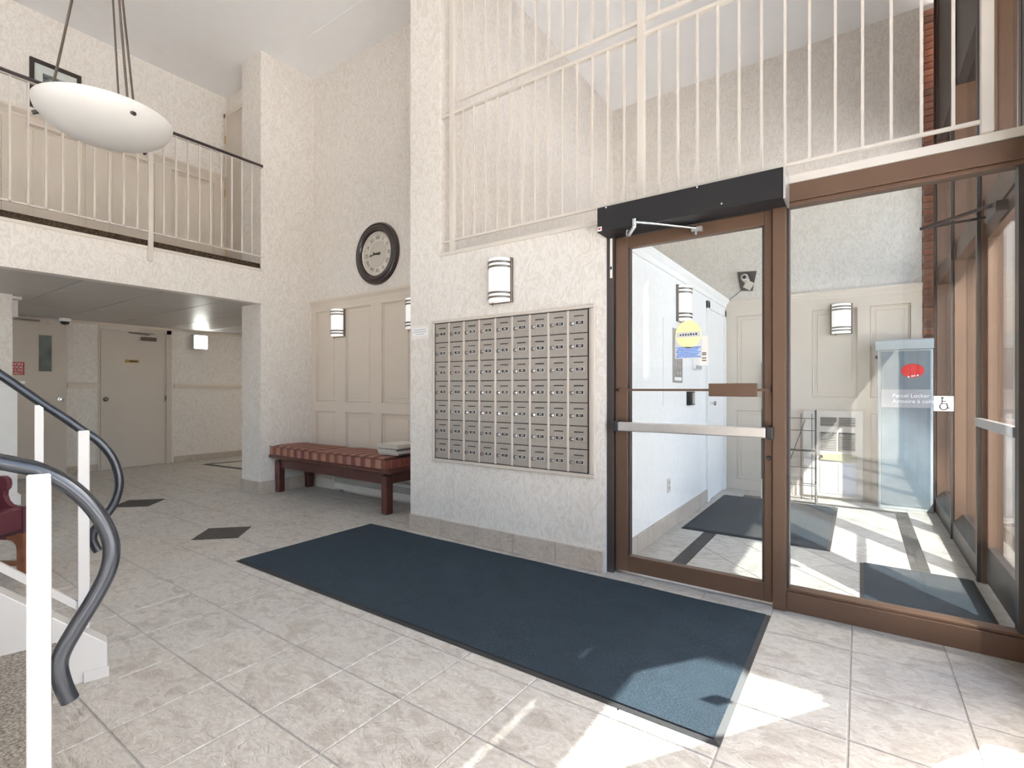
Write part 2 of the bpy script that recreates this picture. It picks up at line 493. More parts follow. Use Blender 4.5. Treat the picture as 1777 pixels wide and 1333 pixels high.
# ------------------------------------------------------------------ room shell
def struct(name, mb, mat, label, cat='wall', **k):
    return tag(obj(name, mb, mat, **k), label, cat, kind='structure')
ceil = struct('ceiling', B(-7.1, FX + .3, -4.7, VY + .2, CEIL, CEIL + .15), 'ceiling_paint', 'smooth pale grey lobby ceiling high above the balcony', 'ceiling')
obj('joint_strip', B(-5.6, FX, 3.262, 3.28, CEIL - .003, CEIL + .01), 'ceiling_paint', ceil)
wm = MB().box(-3.17, -2.83, MAILY, 3.80, 0, CEIL)            # tall pier left of the mailboxes
wm.box(-2.83, -1.37, MAILY, MAILY + .14, 0, 2.29)
wm.box(-3.17, -2.83, 3.80, VY, 0, CEIL)
struct('wall_mailboxes', wm, 'wallpaper', 'wallpapered wall around the bank of mailboxes', 'wall')
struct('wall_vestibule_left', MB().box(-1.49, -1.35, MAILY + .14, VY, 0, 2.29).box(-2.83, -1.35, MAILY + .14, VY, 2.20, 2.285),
       'lit_wallpaper', 'daylight-whitened papered side wall of the vestibule under a thin cornice', 'wall')
struct('wall_vestibule_rear', B(-3.17, FX - .10, VY, VY + .15, 0, CEIL), 'wallpaper', 'tall papered wall at the rear of the vestibule', 'wall')
struct('wall_alcove', B(-6.06, -3.17, 3.76, 3.9, 0, CEIL), 'wallpaper', 'papered rear wall of the bench alcove below the clock', 'wall')
struct('wall_pier', B(-6.06, -5.64, 3.08, 3.76, 0, CEIL), 'wallpaper', 'square papered pier between corridor and bench alcove', 'wall')
struct('wall_corridor_rear', B(BACKX - .15, BACKX, -4.6, 6.2, 0, CORR + .1), 'wallpaper', 'papered rear wall of the low corridor with two doors', 'wall')
struct('wall_corridor_end', B(BACKX, -6.06, 6.1, 6.25, 0, CORR + .1), 'wallpaper', 'papered end wall of the corridor beyond the pier', 'wall')
struct('wall_corridor_right', B(-6.06, -5.95, 3.76, 6.1, 0, CORR + .1), 'wallpaper', 'papered corridor side wall behind the pier', 'wall')
struct('wall_balcony_rear', B(-7.11, -6.96, -4.6, 3.48, 2.56, CEIL), 'wallpaper', 'papered wall behind the balcony railing', 'wall')
struct('wall_balcony_end', B(-6.96, -6.06, 3.33, 3.48, 2.56, CEIL), 'wallpaper', 'narrow papered wall at the balcony end', 'wall')
wb = MB().box(-4.35, FX + .3, -4.75, -4.6, 0, CEIL).box(-5.5, -4.35, -4.75, -4.6, 0, .1).box(-5.5, -4.35, -4.75, -4.6, 4.95, CEIL)
wb.box(-6.2, -5.5, -4.75, -4.6, 0, CEIL).box(BACKX, -6.2, -4.75, -4.6, 2.1, CEIL).box(BACKX, -6.2, -4.75, -4.6, 0, .3).box(BACKX, -9.0, -4.75, -4.6, .3, 2.1)
struct('wall_behind', wb, 'wallpaper', 'papered wall behind the viewer with openings for added windows', 'wall')
# balcony slab: fascia, floor, carpet edge
struct('wall_balcony_fascia', B(-5.72, -5.60, -4.6, 3.08, CORR - .01, 2.565), 'wallpaper', 'papered balcony edge over the corridor opening', 'wall')
bs_ = struct('floor_balcony', B(-7.1, -5.72, -4.6, 3.48, CORR + .2, 2.56), 'white_paint', 'balcony floor slab above the corridor', 'floor')
obj('carpet_edge', B(-6.95, -5.625, -4.6, 3.06, 2.56, 2.635), 'balcony_carpet', bs_)
obj('edge_moulding', B(-5.63, -5.59, -4.6, 3.075, 2.545, 2.572), 'cream_metal', bs_)
cc = struct('ceiling_corridor', B(BACKX, -5.72, -4.6, 6.1, CORR + .012, CORR + .1), 'sign_grey', 'low corridor ceiling of glossy grey panels', 'ceiling')
ys = [1.52 + .625 * k for k in range(-9, 8)]; xs = [-9.24, -8.0, -6.78, -5.73]
for a in range(len(ys) - 1):
    for b in range(3):
        y1 = min(ys[a + 1], 6.1)
        obj('ceiling_panel', B(xs[b] + .004, xs[b + 1] - .004, ys[a] + .004, y1 - .004, CORR, CORR + .013), 'soffit_panel', cc, bevel=.003, seg=1)
obj('cornice', MB().prism([(BACKX, 2.155), (BACKX + .03, 2.155), (BACKX + .055, 2.19), (BACKX, 2.19)], 'y', 2.25, 6.1), 'panel_paint', cc)

# tile baseboards (separate pieces)
bbn = 0
def baseboard(name, label, runs, h=.14, t=.018, mat='base_stone'):
    root = thing(name, runs[0][0] + (0,), label, 'baseboard', kind='structure')
    for (p, q, nrm) in runs:
        L = math.dist(p, q); n = max(1, round(L / PIT)); d = ((q[0] - p[0]) / L, (q[1] - p[1]) / L)
        for k in range(n):
            a = (p[0] + d[0] * L * k / n, p[1] + d[1] * L * k / n); b = (p[0] + d[0] * (L * (k + 1) / n - .003), p[1] + d[1] * (L * (k + 1) / n - .003))
            obj('base_tile', B(min(a[0], b[0], a[0] + nrm[0] * t), max(a[0], b[0], b[0] + nrm[0] * t, a[0] + nrm[0] * t),
                               min(a[1], b[1], a[1] + nrm[1] * t), max(a[1], b[1], a[1] + nrm[1] * t), 0, h), mat, root, bevel=.003, seg=1)
    return root
baseboard('baseboard_mailboxes', 'beige stone base tiles below the mailbox wall', [((-3.17, MAILY), (-1.375, MAILY), (0, -1))])
baseboard('baseboard_pier', 'beige stone base tiles around the pier and alcove side', [((-6.06, 3.08), (-5.64, 3.08), (0, -1)), ((-5.64, 3.062), (-5.64, 3.76), (1, 0))])
baseboard('baseboard_corridor', 'brown stone base tiles along the corridor wall', [((BACKX, 2.25), (BACKX, 2.60), (1, 0)), ((BACKX, 3.60), (BACKX, 6.1), (1, 0))], h=.10)
baseboard('baseboard_vestibule', 'pale stone base tiles along the vestibule side wall', [((-1.35, 3.18), (-1.35, 5.60), (1, 0))], h=.13)
# rails on the corridor wall
for k, (a, b) in enumerate(((2.25, 2.60), (3.60, 6.1))):
    tr = obj('trim_%d' % (k + 1), MB().prism([(BACKX, 1.215), (BACKX + .016, 1.215), (BACKX + .022, 1.235), (BACKX + .03, 1.265), (BACKX + .022, 1.29), (BACKX + .014, 1.30), (BACKX, 1.30)], 'y', a, b), 'panel_paint')
    tag(tr, ('short beige chair rail between the two corridor doors', 'long beige chair rail right of the corridor door under the lit lamp')[k], 'chair rail', kind='structure')

# ------------------------------------------------------------------ panelling (stiles, rails, recessed panels, crown)
def panelling(name, label, plane, axis, sgn, lo, hi, z0, top, openings, zbands, crown=True, loc=None):
    """axis 'x': lies in a Y plane, runs along X, faces sgn*Y ; axis 'y': lies in an X plane, faces sgn*X"""
    root = thing(name, ((lo, plane, z0) if axis == 'x' else (plane, lo, z0)), label, 'panelling', kind='structure')
    def bx(a, b, d0, d1, z_0, z_1):
        d0, d1 = plane + sgn * d0, plane + sgn * d1
        return B(a, b, d0, d1, z_0, z_1) if axis == 'x' else B(d0, d1, a, b, z_0, z_1)
    obj('backing', bx(lo, hi, 0, .008, z0, top), 'panel_paint', root)
    T = .032
    edges = [lo] + [e for o_ in openings for e in o_] + [hi]
    for i in range(0, len(edges), 2):
        if edges[i + 1] - edges[i] > .01: obj('stile', bx(edges[i], edges[i + 1], .008, T, z0, top), 'panel_paint', root)
    for (a, b) in openings:
        zs = [z0] + [e for z_ in zbands for e in z_] + [top]
        for i in range(0, len(zs), 2):
            obj('rail', bx(a, b, .008, T, zs[i], zs[i + 1]), 'panel_paint', root)
        for (z_0, z_1) in zbands:
            m = MB(); w = .016
            for q in ((a, b, z_1 - w, z_1), (a, b, z_0, z_0 + w), (a, a + w, z_0 + w, z_1 - w), (b - w, b, z_0 + w, z_1 - w)):
                bq = bx(q[0], q[1], .008, .019, q[2], q[3]); m.add(bq.v, bq.f)
            obj('moulding', m, 'panel_paint', root, bevel=.004, seg=1)
            obj('panel', bx(a + .05, b - .05, .008, .013, z_0 + .05, z_1 - .05), 'panel_paint', root, bevel=.004, seg=1)
    if crown:
        pr = [(0, top - .04), (T + .004, top - .04), (T + .012, top - .01), (T + .04, top + .025), (T + .04, top + .045), (0, top + .045)]
        pts = [(plane + sgn * p, z) for p, z in pr]
        obj('crown', MB().prism(pts, 'x' if axis == 'x' else 'y', lo, hi), 'panel_paint', root)
    return root
panelling('wainscot_panelling', 'beige painted wood panelling behind the plaid bench', 3.76, 'x', -1, -5.64, -3.17, 0, 2.25,
          [(-5.546, -5.166), (-4.969, -4.518), (-4.336, -3.89), (-3.70, -3.28)], [(.12, .934), (1.053, 2.154)])
panelling('wainscot_panelling', 'cream panelling across the rear of the glazed vestibule', VY, 'x', -1, -1.35, .52, 0, 2.235,
          [(-1.22, -.66), (-.44, -.02), (.09, .43)], [(.12, .953), (1.111, 2.085)])
panelling('wainscot_panelling', 'tall beige panelling along the balcony wall', -6.96, 'y', 1, -1.5, 3.33, 2.61, 3.98,
          [(.55, 1.189), (1.371, 1.839), (2.032, 2.49), (2.673, 3.16)], [(2.76, 3.90)])
# cornice on the vestibule side wall
ct = obj('trim_3', MB().prism([(-1.35, 2.19), (-1.335, 2.19), (-1.325, 2.23), (-1.30, 2.26), (-1.30, 2.29), (-1.35, 2.29)], 'y', PARTY + .06, VY - .075), 'white_paint')
tag(ct, 'white cornice moulding along the vestibule side wall', 'moulding', kind='structure')

# ledge over mailboxes and doors
lg = obj('trim_4', MB().box(-2.83, -1.36, MAILY - .012, MAILY + .13, 2.285, 2.312), 'cream_metal'); tag(lg, 'thin cream ledge above the mailboxes', 'ledge', kind='structure')
lg = obj('trim_5', MB().box(-1.36, .64, PARTY - .05, PARTY + .10, 2.31, 2.352), 'cream_metal'); tag(lg, 'cream ledge on top of the bronze door header', 'ledge', kind='structure')

# ------------------------------------------------------------------ bronze partition: door frame, sidelight
P0, P1 = PARTY - .04, PARTY + .06
w1 = thing('window_1', (-.36, PARTY, 0), 'large fixed glass sidelight in bronze frame beside the entrance door', 'window', kind='structure')
obj('mullion', B(-.393, -.328, P0 - .015, P1, 0, 2.31), 'bronze', w1, bevel=.003)
obj('sill', MB().box(-.328, .60, P0, P1, 0, .105).box(-.328, .60, P0 + .012, P1 - .012, .105, .12), 'bronze', w1, bevel=.003)
obj('header', MB().box(-.328, .60, P0, P1, 2.215, 2.31).box(-.328, .60, P0 + .015, P1 - .012, 2.195, 2.215), 'bronze', w1, bevel=.003)
obj('glazing_bead', MB().box(-.328, -.316, P0 + .02, P1 - .012, .12, 2.195).box(.578, .60, P0 + .02, P1 - .012, .12, 2.195), 'dark_bronze', w1)
obj('pane', B(-.318, .58, PARTY - .004, PARTY + .004, .118, 2.198), 'clear_glass', w1)
jf = thing('door_frame', (-1.345, PARTY, 0), 'bronze metal jamb and header framing the glass entrance door', 'door frame', kind='structure')
obj('jamb', B(-1.37, -1.322, P0 - .01, P1, 0, 2.31), 'dark_bronze', jf, bevel=.003)
obj('header', B(-1.322, -.393, P0, P1, 2.20, 2.31), 'bronze', jf, bevel=.003)
obj('threshold', B(-1.322, -.393, P0, P1, 0, .008), 'brushed_aluminium', jf)
d1 = thing('door_1', (-.86, PARTY, 0), 'glass entrance door with bronze frame and metal push bar', 'door', kind='structure')
D0, D1 = PARTY - .03, PARTY + .02
obj('stile', B(-1.318, -1.234, D0, D1, .022, 2.19), 'bronze', d1, bevel=.004)
obj('stile', B(-.437, -.397, D0, D1, .022, 2.19), 'bronze', d1, bevel=.004)
obj('bottom_rail', MB().box(-1.234, -.437, D0, D1, .022, .125), 'bronze', d1, bevel=.004)
obj('top_rail', MB().box(-1.234, -.437, D0, D1, 2.115, 2.19), 'bronze', d1, bevel=.004)
obj('glazing_bead', MB().box(-1.234, -1.222, D0 + .012, D1, .125, 2.115).box(-.449, -.437, D0 + .012, D1, .125, 2.115), 'dark_bronze', d1)
obj('pane', B(-1.228, -.443, PARTY - .009, PARTY - .001, .12, 2.12), 'clear_glass', d1)
pb = obj('panic_bar', B(-1.272, -.418, 3.015, 3.055, .935, .993), 'brushed_aluminium', d1, bevel=.006)
obj('end_cap', B(-1.305, -1.270, 3.01, 3.09, .930, .998), 'black_plastic', pb, bevel=.006)
obj('end_cap', B(-.420, -.385, 3.01, 3.09, .930, .998), 'black_plastic', pb, bevel=.006)
br = obj('pull_bar', B(-1.300, -.392, 3.062, 3.074, 1.190, 1.204), 'bronze', d1)
obj('pull_plate', B(-.722, -.466, 3.040, 3.062, 1.160, 1.235), 'bronze', br, bevel=.004)
obj('bracket', MB().box(-1.30, -1.285, 3.062, 3.092, 1.188, 1.206).box(-.405, -.392, 3.062, 3.092, 1.188, 1.206), 'dark_bronze', br)
obj('lock_cylinder', MB().lathe([(0, -.012), (.011, -.012), (.013, 0)], (-.415, D0, .82), 'y', 16), 'black_plastic', d1, smooth=True)

op = thing('door_operator', (-.84, 2.98, 2.19), 'long black automatic door operator box above the glass door', 'door operator')
obj('housing', B(-1.362, -.322, 2.905, 3.078, 2.188, 2.345), 'operator_black', op, bevel=.005)
obj('end_plate', B(-.322, -.312, 2.903, 3.078, 2.18, 2.347), 'brushed_aluminium', op)
for x, z in ((-1.30, 2.335), (-.62, 2.215), (-.75, 2.335)): obj('screw', MB().lathe([(0, -.003), (.005, -.003), (.006, 0)], (x, 2.905, z), 'y', 10), 'chrome', op)
st = obj('badge', B(-1.357, -1.330, 2.902, 2.905, 2.195, 2.222), 'sign_white', op)
obj('badge_mark', B(-1.352, -1.336, 2.9005, 2.902, 2.203, 2.215), 'sign_red', st)
arm = obj('main_arm', MB().bar((-1.175, 2.95, 2.155), (-1.10, 2.86, 2.178), .022, .03), 'chrome', op, bevel=.004)
obj('spindle', MB().lathe([(0, 2.15), (.016, 2.15), (.016, 2.19)], (-1.175, 2.95, 0), 'z', 14), 'chrome', arm, smooth=True)
fa = obj('forearm', MB().tube([(-1.10, 2.86, 2.195), (-.985, 2.93, 2.182), (-.80, 3.065, 2.158)], .008, 10), 'chrome', op, smooth=True)
obj('elbow', MB().lathe([(0, 2.165), (.013, 2.165), (.013, 2.212), (0, 2.215)], (-1.10, 2.86, 0), 'z', 14), 'chrome', fa, smooth=True)
obj('shoe', MB().box(-.825, -.765, 3.062, 3.092, 2.14, 2.165).lathe([(0, 2.12), (.007, 2.12), (.007, 2.15)], (-.80, 3.07, 0), 'z', 10), 'brushed_aluminium', fa)
obj('jamb_label', MB().box(-1.345, -1.330, 3.066, 3.070, 1.93, 2.19), 'paper', jf)
obj('label_print', MB().box(-1.344, -1.331, 3.065, 3.066, 1.985, 2.005), 'ink', jf)

# notices on the door glass
po = thing('poster', (-.855, 3.108, 1.39), 'notice with yellow circle over blue print taped to the entrance door glass', 'poster')
mb = MB().box(-.935, -.775, 3.1085, 3.1100, 1.388, 1.52)
mb.prism([(-.855 + .08 * math.cos(R(a)), 1.52 + .10 * math.sin(R(a))) for a in range(0, 181, 12)], 'y', 3.1085, 3.1100)
obj('sheet', mb, 'poster_grey', po)
obj('circle', MB().prism([(-.855 + .078 * math.cos(R(a)), 1.535 + .083 * math.sin(R(a))) for a in range(0, 360, 12)], 'y', 3.1075, 3.1085), 'poster_yellow', po)
obj('caption_band', B(-.925, -.785, 3.1068, 3.1075, 1.518, 1.548), 'poster_grey', po)
mb = MB()
for k in range(7):
    z = 1.395 + k * .0095
    mb.box(-.928 + .004 * (k % 3), -.782 - .009 * ((k * 2) % 3), 3.1075, 3.1085, z, z + .006)
obj('blue_print', mb, 'poster_blue', po)
mb = MB(); random.seed(3)
for k in range(7): 
    x = -.905 + k * .0155; mb.box(x, x + .009, 3.1062, 3.1068, 1.527, 1.527 + random.choice((.010, .014, .012)))
obj('caption_print', mb, 'ink', po)
nt_ = thing('notice', (-.765, 3.108, 1.34), 'small white slip tucked behind the round yellow poster', 'notice')
obj('sheet', B(-.79, -.742, 3.1101, 3.1108, 1.345, 1.52), 'paper', nt_)
mb = MB()
for z in (1.37, 1.385, 1.405, 1.415): mb.box(-.775, -.75, 3.1096, 3.1101, z, z + .006)
obj('print', mb, 'ink', nt_)

# accessibility sticker on the sidelight
ws = thing('accessibility_sticker', (.325, 3.11, 1.10), 'square white wheelchair sticker on the sidelight glass', 'sticker')
obj('sheet', B(.290, .362, 3.112, 3.1155, 1.098, 1.168), 'paper', ws)
def P2(u, v): return (.324 + u * .0013, 3.1112, 1.130 + v * .0013)
mb = MB().lathe([(0, 3.1105), (.0055, 3.1105), (.0055, 3.112)], (.3215, 0, 1.1605), 'y', 12)
mb.tube([P2(-2, 19), P2(-3, 3), P2(10, 3), P2(14, -14), P2(19, -13)], .0027, 6).tube([P2(-3, 11), P2(8, 11)], .0022, 6)
mb.tube([P2(-6 - 11 * math.sin(R(a)) + 8, -8 + 12 * math.cos(R(a))) for a in range(30, 280, 20)], .0026, 6)
obj('symbol', mb, 'ink', ws)

# ------------------------------------------------------------------ street facade
def facade(root, ys, z0=.0, tr=(2.225, 2.38), skip=(), head=3.62):
    for y in ys:
        obj('mullion', B(FX, FX + .16, y - .035, y + .035, z0, CEIL), 'bronze', root, bevel=.003, seg=1)
        obj('mullion_fin', B(FX - .02, FX, y - .022, y + .022, z0, CEIL), 'dark_bronze', root)
    for k in range(len(ys) - 1):
        a, b = ys[k] + .035, ys[k + 1] - .035
        obj('transom', B(FX + .01, FX + .14, a, b, *tr), 'bronze', root, bevel=.003, seg=1)
        obj('pane', B(FX + .07, FX + .078, a, b, tr[1], head), 'facade_glass', root)
        obj('spandrel', B(FX + .01, FX + .15, a, b, head, CEIL), 'dark_bronze', root)  # opaque panel brought down to shut out high sun and sky
        if k not in skip:
            obj('pane', B(FX + .07, FX + .078, a, b, .2, tr[0]), 'facade_glass', root)
            obj('curb', MB().prism([(FX - .01, 0), (FX - .01, .14), (FX + .05, .21), (FX + .15, .21), (FX + .15, 0)], 'y', a, b), 'dark_bronze', root)
w2 = thing('window_2', (FX, 4.2, 0), 'bronze mullioned glass wall along the vestibule side', 'window', kind='structure')
facade(w2, [3.20, 4.24, 5.33, 6.44], skip=(0,))
w3 = thing('window_3', (FX, -1, 0), 'bronze mullioned glass wall on the street side of the lobby', 'window', kind='structure')
facade(w3, [-4.55, -3.3, -2.05, -.8, .45, 1.70, 2.93], head=3.62)
obj('corner_post', B(FX - .02, FX + .16, 2.965, 3.165, 0, CEIL), 'dark_bronze', w3, bevel=.004)
d6 = thing('door_2', (FX, 3.77, 0), 'bronze framed glass street door of the vestibule', 'door', kind='structure')
obj('stile', B(FX + .02, FX + .065, 3.236, 3.29, .02, 2.22), 'bronze', d6); obj('stile', B(FX + .02, FX + .065, 4.15, 4.204, .02, 2.22), 'bronze', d6)
obj('bottom_rail', B(FX + .02, FX + .065, 3.29, 4.15, .02, .24), 'dark_bronze', d6); obj('top_rail', B(FX + .02, FX + .065, 3.29, 4.15, 2.12, 2.22), 'bronze', d6)
obj('pane', B(FX + .04, FX + .047, 3.28, 4.16, .23, 2.13), 'facade_glass', d6)
obj('push_bar', MB().bar((FX - .02, 3.25, 1.0), (FX - .02, 4.19, 1.0), .03, .05), 'brushed_aluminium', d6)
cl = obj('closer', B(FX - .035, FX + .015, 3.60, 3.86, 2.13, 2.19), 'dark_bronze', d6, bevel=.005)
obj('closer_arm', MB().bar((FX - .01, 3.70, 2.20), (.31, 3.96, 2.185), .024, .014).bar((.31, 3.96, 2.185), (FX + .02, 4.10, 2.235), .022, .012), 'dark_bronze', cl)
w4 = thing('added_window_4', (-4.92, -4.68, .1), 'tall bronze framed window added behind the viewer for more daylight', 'window', kind='structure')  # unseen window added to brighten the left of the lobby
for x in (-5.5, -4.40): obj('mullion', B(x, x + .05, -4.74, -4.62, .1, 4.95), 'bronze', w4)
for z in (.1, 2.5, 4.89): obj('transom', B(-5.45, -4.40, -4.73, -4.63, z, z + .06), 'bronze', w4)
for z0, z1 in ((.16, 2.5), (2.56, 4.89)): obj('pane', B(-5.45, -4.40, -4.684, -4.676, z0, z1), 'facade_glass', w4)
w5 = thing('added_window_5', (-7.6, -4.68, .3), 'wide bronze framed window added at the unseen corridor end for daylight', 'window', kind='structure')  # unseen window added to brighten the corridor
for x in (-9.0, -7.62, -6.25): obj('mullion', B(x, x + .05, -4.74, -4.62, .3, 2.1), 'bronze', w5)
for z in (.3, 2.04): obj('transom', B(-8.95, -6.25, -4.73, -4.63, z, z + .06), 'bronze', w5)
for x in (-8.95, -7.57): obj('pane', B(x, x + 1.32, -4.684, -4.676, .36, 2.04), 'facade_glass', w5)
# brick pier in the vestibule corner and wing wall outside
bp = thing('brick_pier', (.57, VY, 0), 'slim red brick pier at the vestibule rear corner', 'brick pier', kind='structure')
obj('mortar', B(.526, FX - .002, VY - .004, VY + .14, 0, CEIL), 'mortar', bp)
bm_ = meshof('brick', B(-.044, .044, -.02, .03, -.0285, .0285), 'brick')
for k in range(75):
    z = .04 + k * .067
    if z < CEIL - .03: inst('brick', bm_, (.002 + (.004 if k % 2 else -.003), -.002, z), bp)
ww = thing('brick_wing', (3.5, VY + .1, 0), 'red brick wing of the building outside the vestibule glass', 'brick wall', kind='structure')
WINGH = 4.42
obj('mortar', B(FX + .17, 7.5, VY + .02, VY + .4, 0, WINGH), 'mortar', ww)
mb = MB()
for r_ in range(int(WINGH / .075)):
    for c_ in range(33):
        x = FX + .18 + c_ * .215 + (.107 if r_ % 2 else 0)
        if x + .2 < 7.5: mb.box(x, x + .203, VY, VY + .04, r_ * .075 + .006, r_ * .075 + .07)
bw = obj('brickwork', mb, 'brick_red', ww); bw['kind'] = 'stuff'
cp = struct('canopy', B(FX + .16, 1.47, -4.6, VY, 3.60, 3.76), 'dark_bronze', 'dark bronze canopy outside the glass wall, extended to keep out high sun', 'canopy')  # soffit outside; depth, height and lobby run shaped to block high sun
gr = struct('ground', MB().box(FX + .2, 40, -30, 40, -.15, -.05).box(-40, FX + .2, -30, -4.75, -.15, -.05), 'concrete', 'pale concrete forecourt outside the building', 'ground')

# ------------------------------------------------------------------ mailboxes
mbk = thing('mailbox_bank', (-2.166, MAILY, .615), 'recessed bank of sixty three grey metal apartment mailboxes', 'mailboxes')
fr = MB()
FX0, FX1, FZ0, FZ1 = -2.898, -1.434, .612, 1.764
BX0, BX1, BZ0, BZ1 = -2.874, -1.482, .640, 1.737
for q in ((FX0, FX1, BZ1 + .004, FZ1), (FX0, FX1, FZ0, BZ0 - .004), (FX0, BX0 - .004, BZ0 - .004, BZ1 + .004), (BX1 + .02, FX1, BZ0 - .004, BZ1 + .004)):
    fr.box(q[0], q[1], MAILY - .022, MAILY + .01, q[2], q[3])
fo = obj('frame', fr, 'mailbox_trim', mbk, bevel=.004)
obj('inner_lip', MB().box(BX1 + .004, BX1 + .02, MAILY - .010, MAILY + .01, BZ0, BZ1), 'mailbox_trim', fo)
obj('backing', B(BX0 - .004, BX1 + .004, MAILY - .003, MAILY + .02, BZ0 - .004, BZ1 + .004), 'slot_dark', mbk)
cw, rh = (BX1 - BX0) / 9, (BZ1 - BZ0) / 7
for c_ in range(1, 9):
    x = BX0 + c_ * cw
    obj('divider', B(x - .0075, x + .0075, MAILY - .014, MAILY, BZ0, BZ1), 'mailbox_trim', mbk, bevel=.002, seg=1)
dw, dh = cw - .017, rh - .007
dm = MB().box(-dw / 2, dw / 2, -.006, 0, -dh / 2, dh / 2)
dmesh = meshof('mailbox_door', dm, 'mailbox_metal')
slot = meshof('slot', B(-.036, .036, -.0012, 0, -.0035, .0035), 'slot_dark')
lip = meshof('slot_lip', MB().prism([(-.0012, -.0045), (-.005, -.006), (-.0012, -.0085)], 'x', -.038, .038), 'mailbox_trim')
lockm = meshof('lock', MB().lathe([(0, -.007), (.008, -.007), (.0095, 0)], (0, 0, 0), 'y', 12), 'chrome', True)
kn = meshof('finger_pull', MB().lathe([(.009, 0), (.009, -.004), (.0125, -.004), (.0125, 0)], (0, 0, 0), 'y', 12), 'slot_dark', True)
pf = MB()
for q in ((-.033, .033, .010, .0145), (-.033, .033, -.0145, -.010), (-.033, -.028, -.010, .010), (.028, .033, -.010, .010)): pf.box(q[0], q[1], -.004, 0, q[2], q[3])
pfm = meshof('name_frame', pf, 'plate_metal')
npm = meshof('name_plate', B(-.028, .028, -.0015, 0, -.010, .010), 'slot_dark')
npr = meshof('name_plate_red', B(-.028, .028, -.0015, 0, -.010, .010), 'maroon_vinyl')
nums = ['%d' % n for n in list(range(101, 112)) + [f * 100 + k for f in (2, 3, 4, 5) for k in range(1, 14)]]
fonts = {}
base = wloc(mbk)
for c_ in range(9):
    for r_ in range(7):
        x = BX0 + (c_ + .5) * cw; z = BZ1 - (r_ + .5) * rh; y = MAILY - .004
        d = inst('mailbox_door', dmesh, Vector((x, y, z)) - base, mbk)
        if r_ < 7:
            inst('slot', slot, (.004, -.006, .038), d); inst('slot_lip', lip, (.004, -.006, .038), d)
        inst('lock', lockm, (-.036, -.006, -.012), d); inst('finger_pull', kn, (-.052, -.006, -.013), d)
        inst('name_frame', pfm, (.012, -.006, -.008), d)
        inst('name_plate', npr if (c_, r_) == (1, 2) else npm, (.012, -.006, -.008), d)
        n = nums[c_ * 7 + r_]
        cu = bpy.data.curves.new('number', 'FONT'); cu.body = n; cu.size = .0165; cu.align_x = 'CENTER'; cu.align_y = 'CENTER'; cu.extrude = .0003; cu.resolution_u = 2
        cu.materials.append(MATS['sign_white'])
        t = link(bpy.data.objects.new('number', cu), d); t.location = (.012, -.0079, -.008); t.rotation_euler = (R(90), 0, 0); TEXTS.append(t)

# ------------------------------------------------------------------ wall sconces
def sconce(loc, rz, label):
    """built facing -Y at its base point (wall surface, mid height)"""
    t = thing('wall_sconce', loc, label, 'wall lamp', 'half-round banded wall sconces', rz=rz)
    obj('back_plate', B(-.102, .102, -.022, 0, -.165, .165), 'knob_metal', t, local=True, bevel=.002, seg=1)
    w, dp, h = .088, .085, .158
    arc = [(w * math.cos(R(a)), -.022 - dp * math.sin(R(a))) for a in range(0, 181, 12)]
    obj('diffuser', MB().prism(arc, 'z', -h, h), 'sconce_glass', t, local=True, smooth=True)
    for z in (.128, .096, -.096, -.128):
        o2 = [((w + .007) * math.cos(R(a)), -.022 - (dp + .007) * math.sin(R(a))) for a in range(0, 181, 12)]
        i2 = [((w - .004) * math.cos(R(a)), -.022 - (dp - .004) * math.sin(R(a))) for a in range(180, -1, -12)]
        obj('band', MB().prism(o2 + i2, 'z', z - .0075, z + .0075), 'knob_metal', t, local=True)
    obj('finial', MB().lathe([(0, -.185), (.006, -.18), (.006, -.16)], (-.05, -.05, 0), 'z', 8), 'knob_metal', t, local=True)
    return t
sconce((-2.20, MAILY, 2.006), 0, 'banded white wall sconce above the mailboxes')
sconce((-5.07, 3.728, 1.985), 0, 'banded white wall sconce on the panelling above the plaid bench')
sconce((-3.81, 3.728, 1.985), 0, 'banded wall sconce almost hidden by the edge of the mailbox wall')
sconce((-.165, VY - .032, 1.965), 0, 'banded wall sconce on the panelling at the vestibule rear')
sconce((-1.35, 4.62, 1.975), R(90), 'banded wall sconce on the whitened vestibule side wall')

# ------------------------------------------------------------------ clock
CK = (-4.43, 3.76, 2.716)
ck = thing('wall_clock', CK, 'large round clock with dark wooden rim and roman numerals', 'clock')
obj('rim', MB().lathe([(.345, 0), (.347, -.02), (.335, -.045), (.322, -.05), (.312, -.044), (.302, -.052), (.285, -.058), (.27, -.05), (.262, -.053), (.252, -.042), (.246, -.02), (.246, 0)], CK, 'y', 72), 'clock_wood', ck, smooth=True)
obj('bezel', MB().lathe([(.247, -.012), (.243, -.03), (.236, -.033), (.226, -.024), (.222, -.012)], CK, 'y', 64), 'clock_ring', ck, smooth=True)
obj('dial', MB().lathe([(0, -.010), (.247, -.010), (.247, 0)], CK, 'y', 64), 'clock_ring', ck)
obj('dial_centre', MB().lathe([(0, -.014), (.135, -.014), (.139, -.010)], CK, 'y', 48), 'clock_face', ck)
for i, n in enumerate(['XII', 'I', 'II', 'III', 'IIII', 'V', 'VI', 'VII', 'VIII', 'IX', 'X', 'XI']):
    a = R(30 * i)
    t = text('numeral', n, .058, (CK[0] + .181 * math.sin(a), CK[1] - .012, CK[2] + .181 * math.cos(a)), '-y', 'dark_frame', ck)
    t.rotation_euler = (R(90), R(30 * i), 0) 
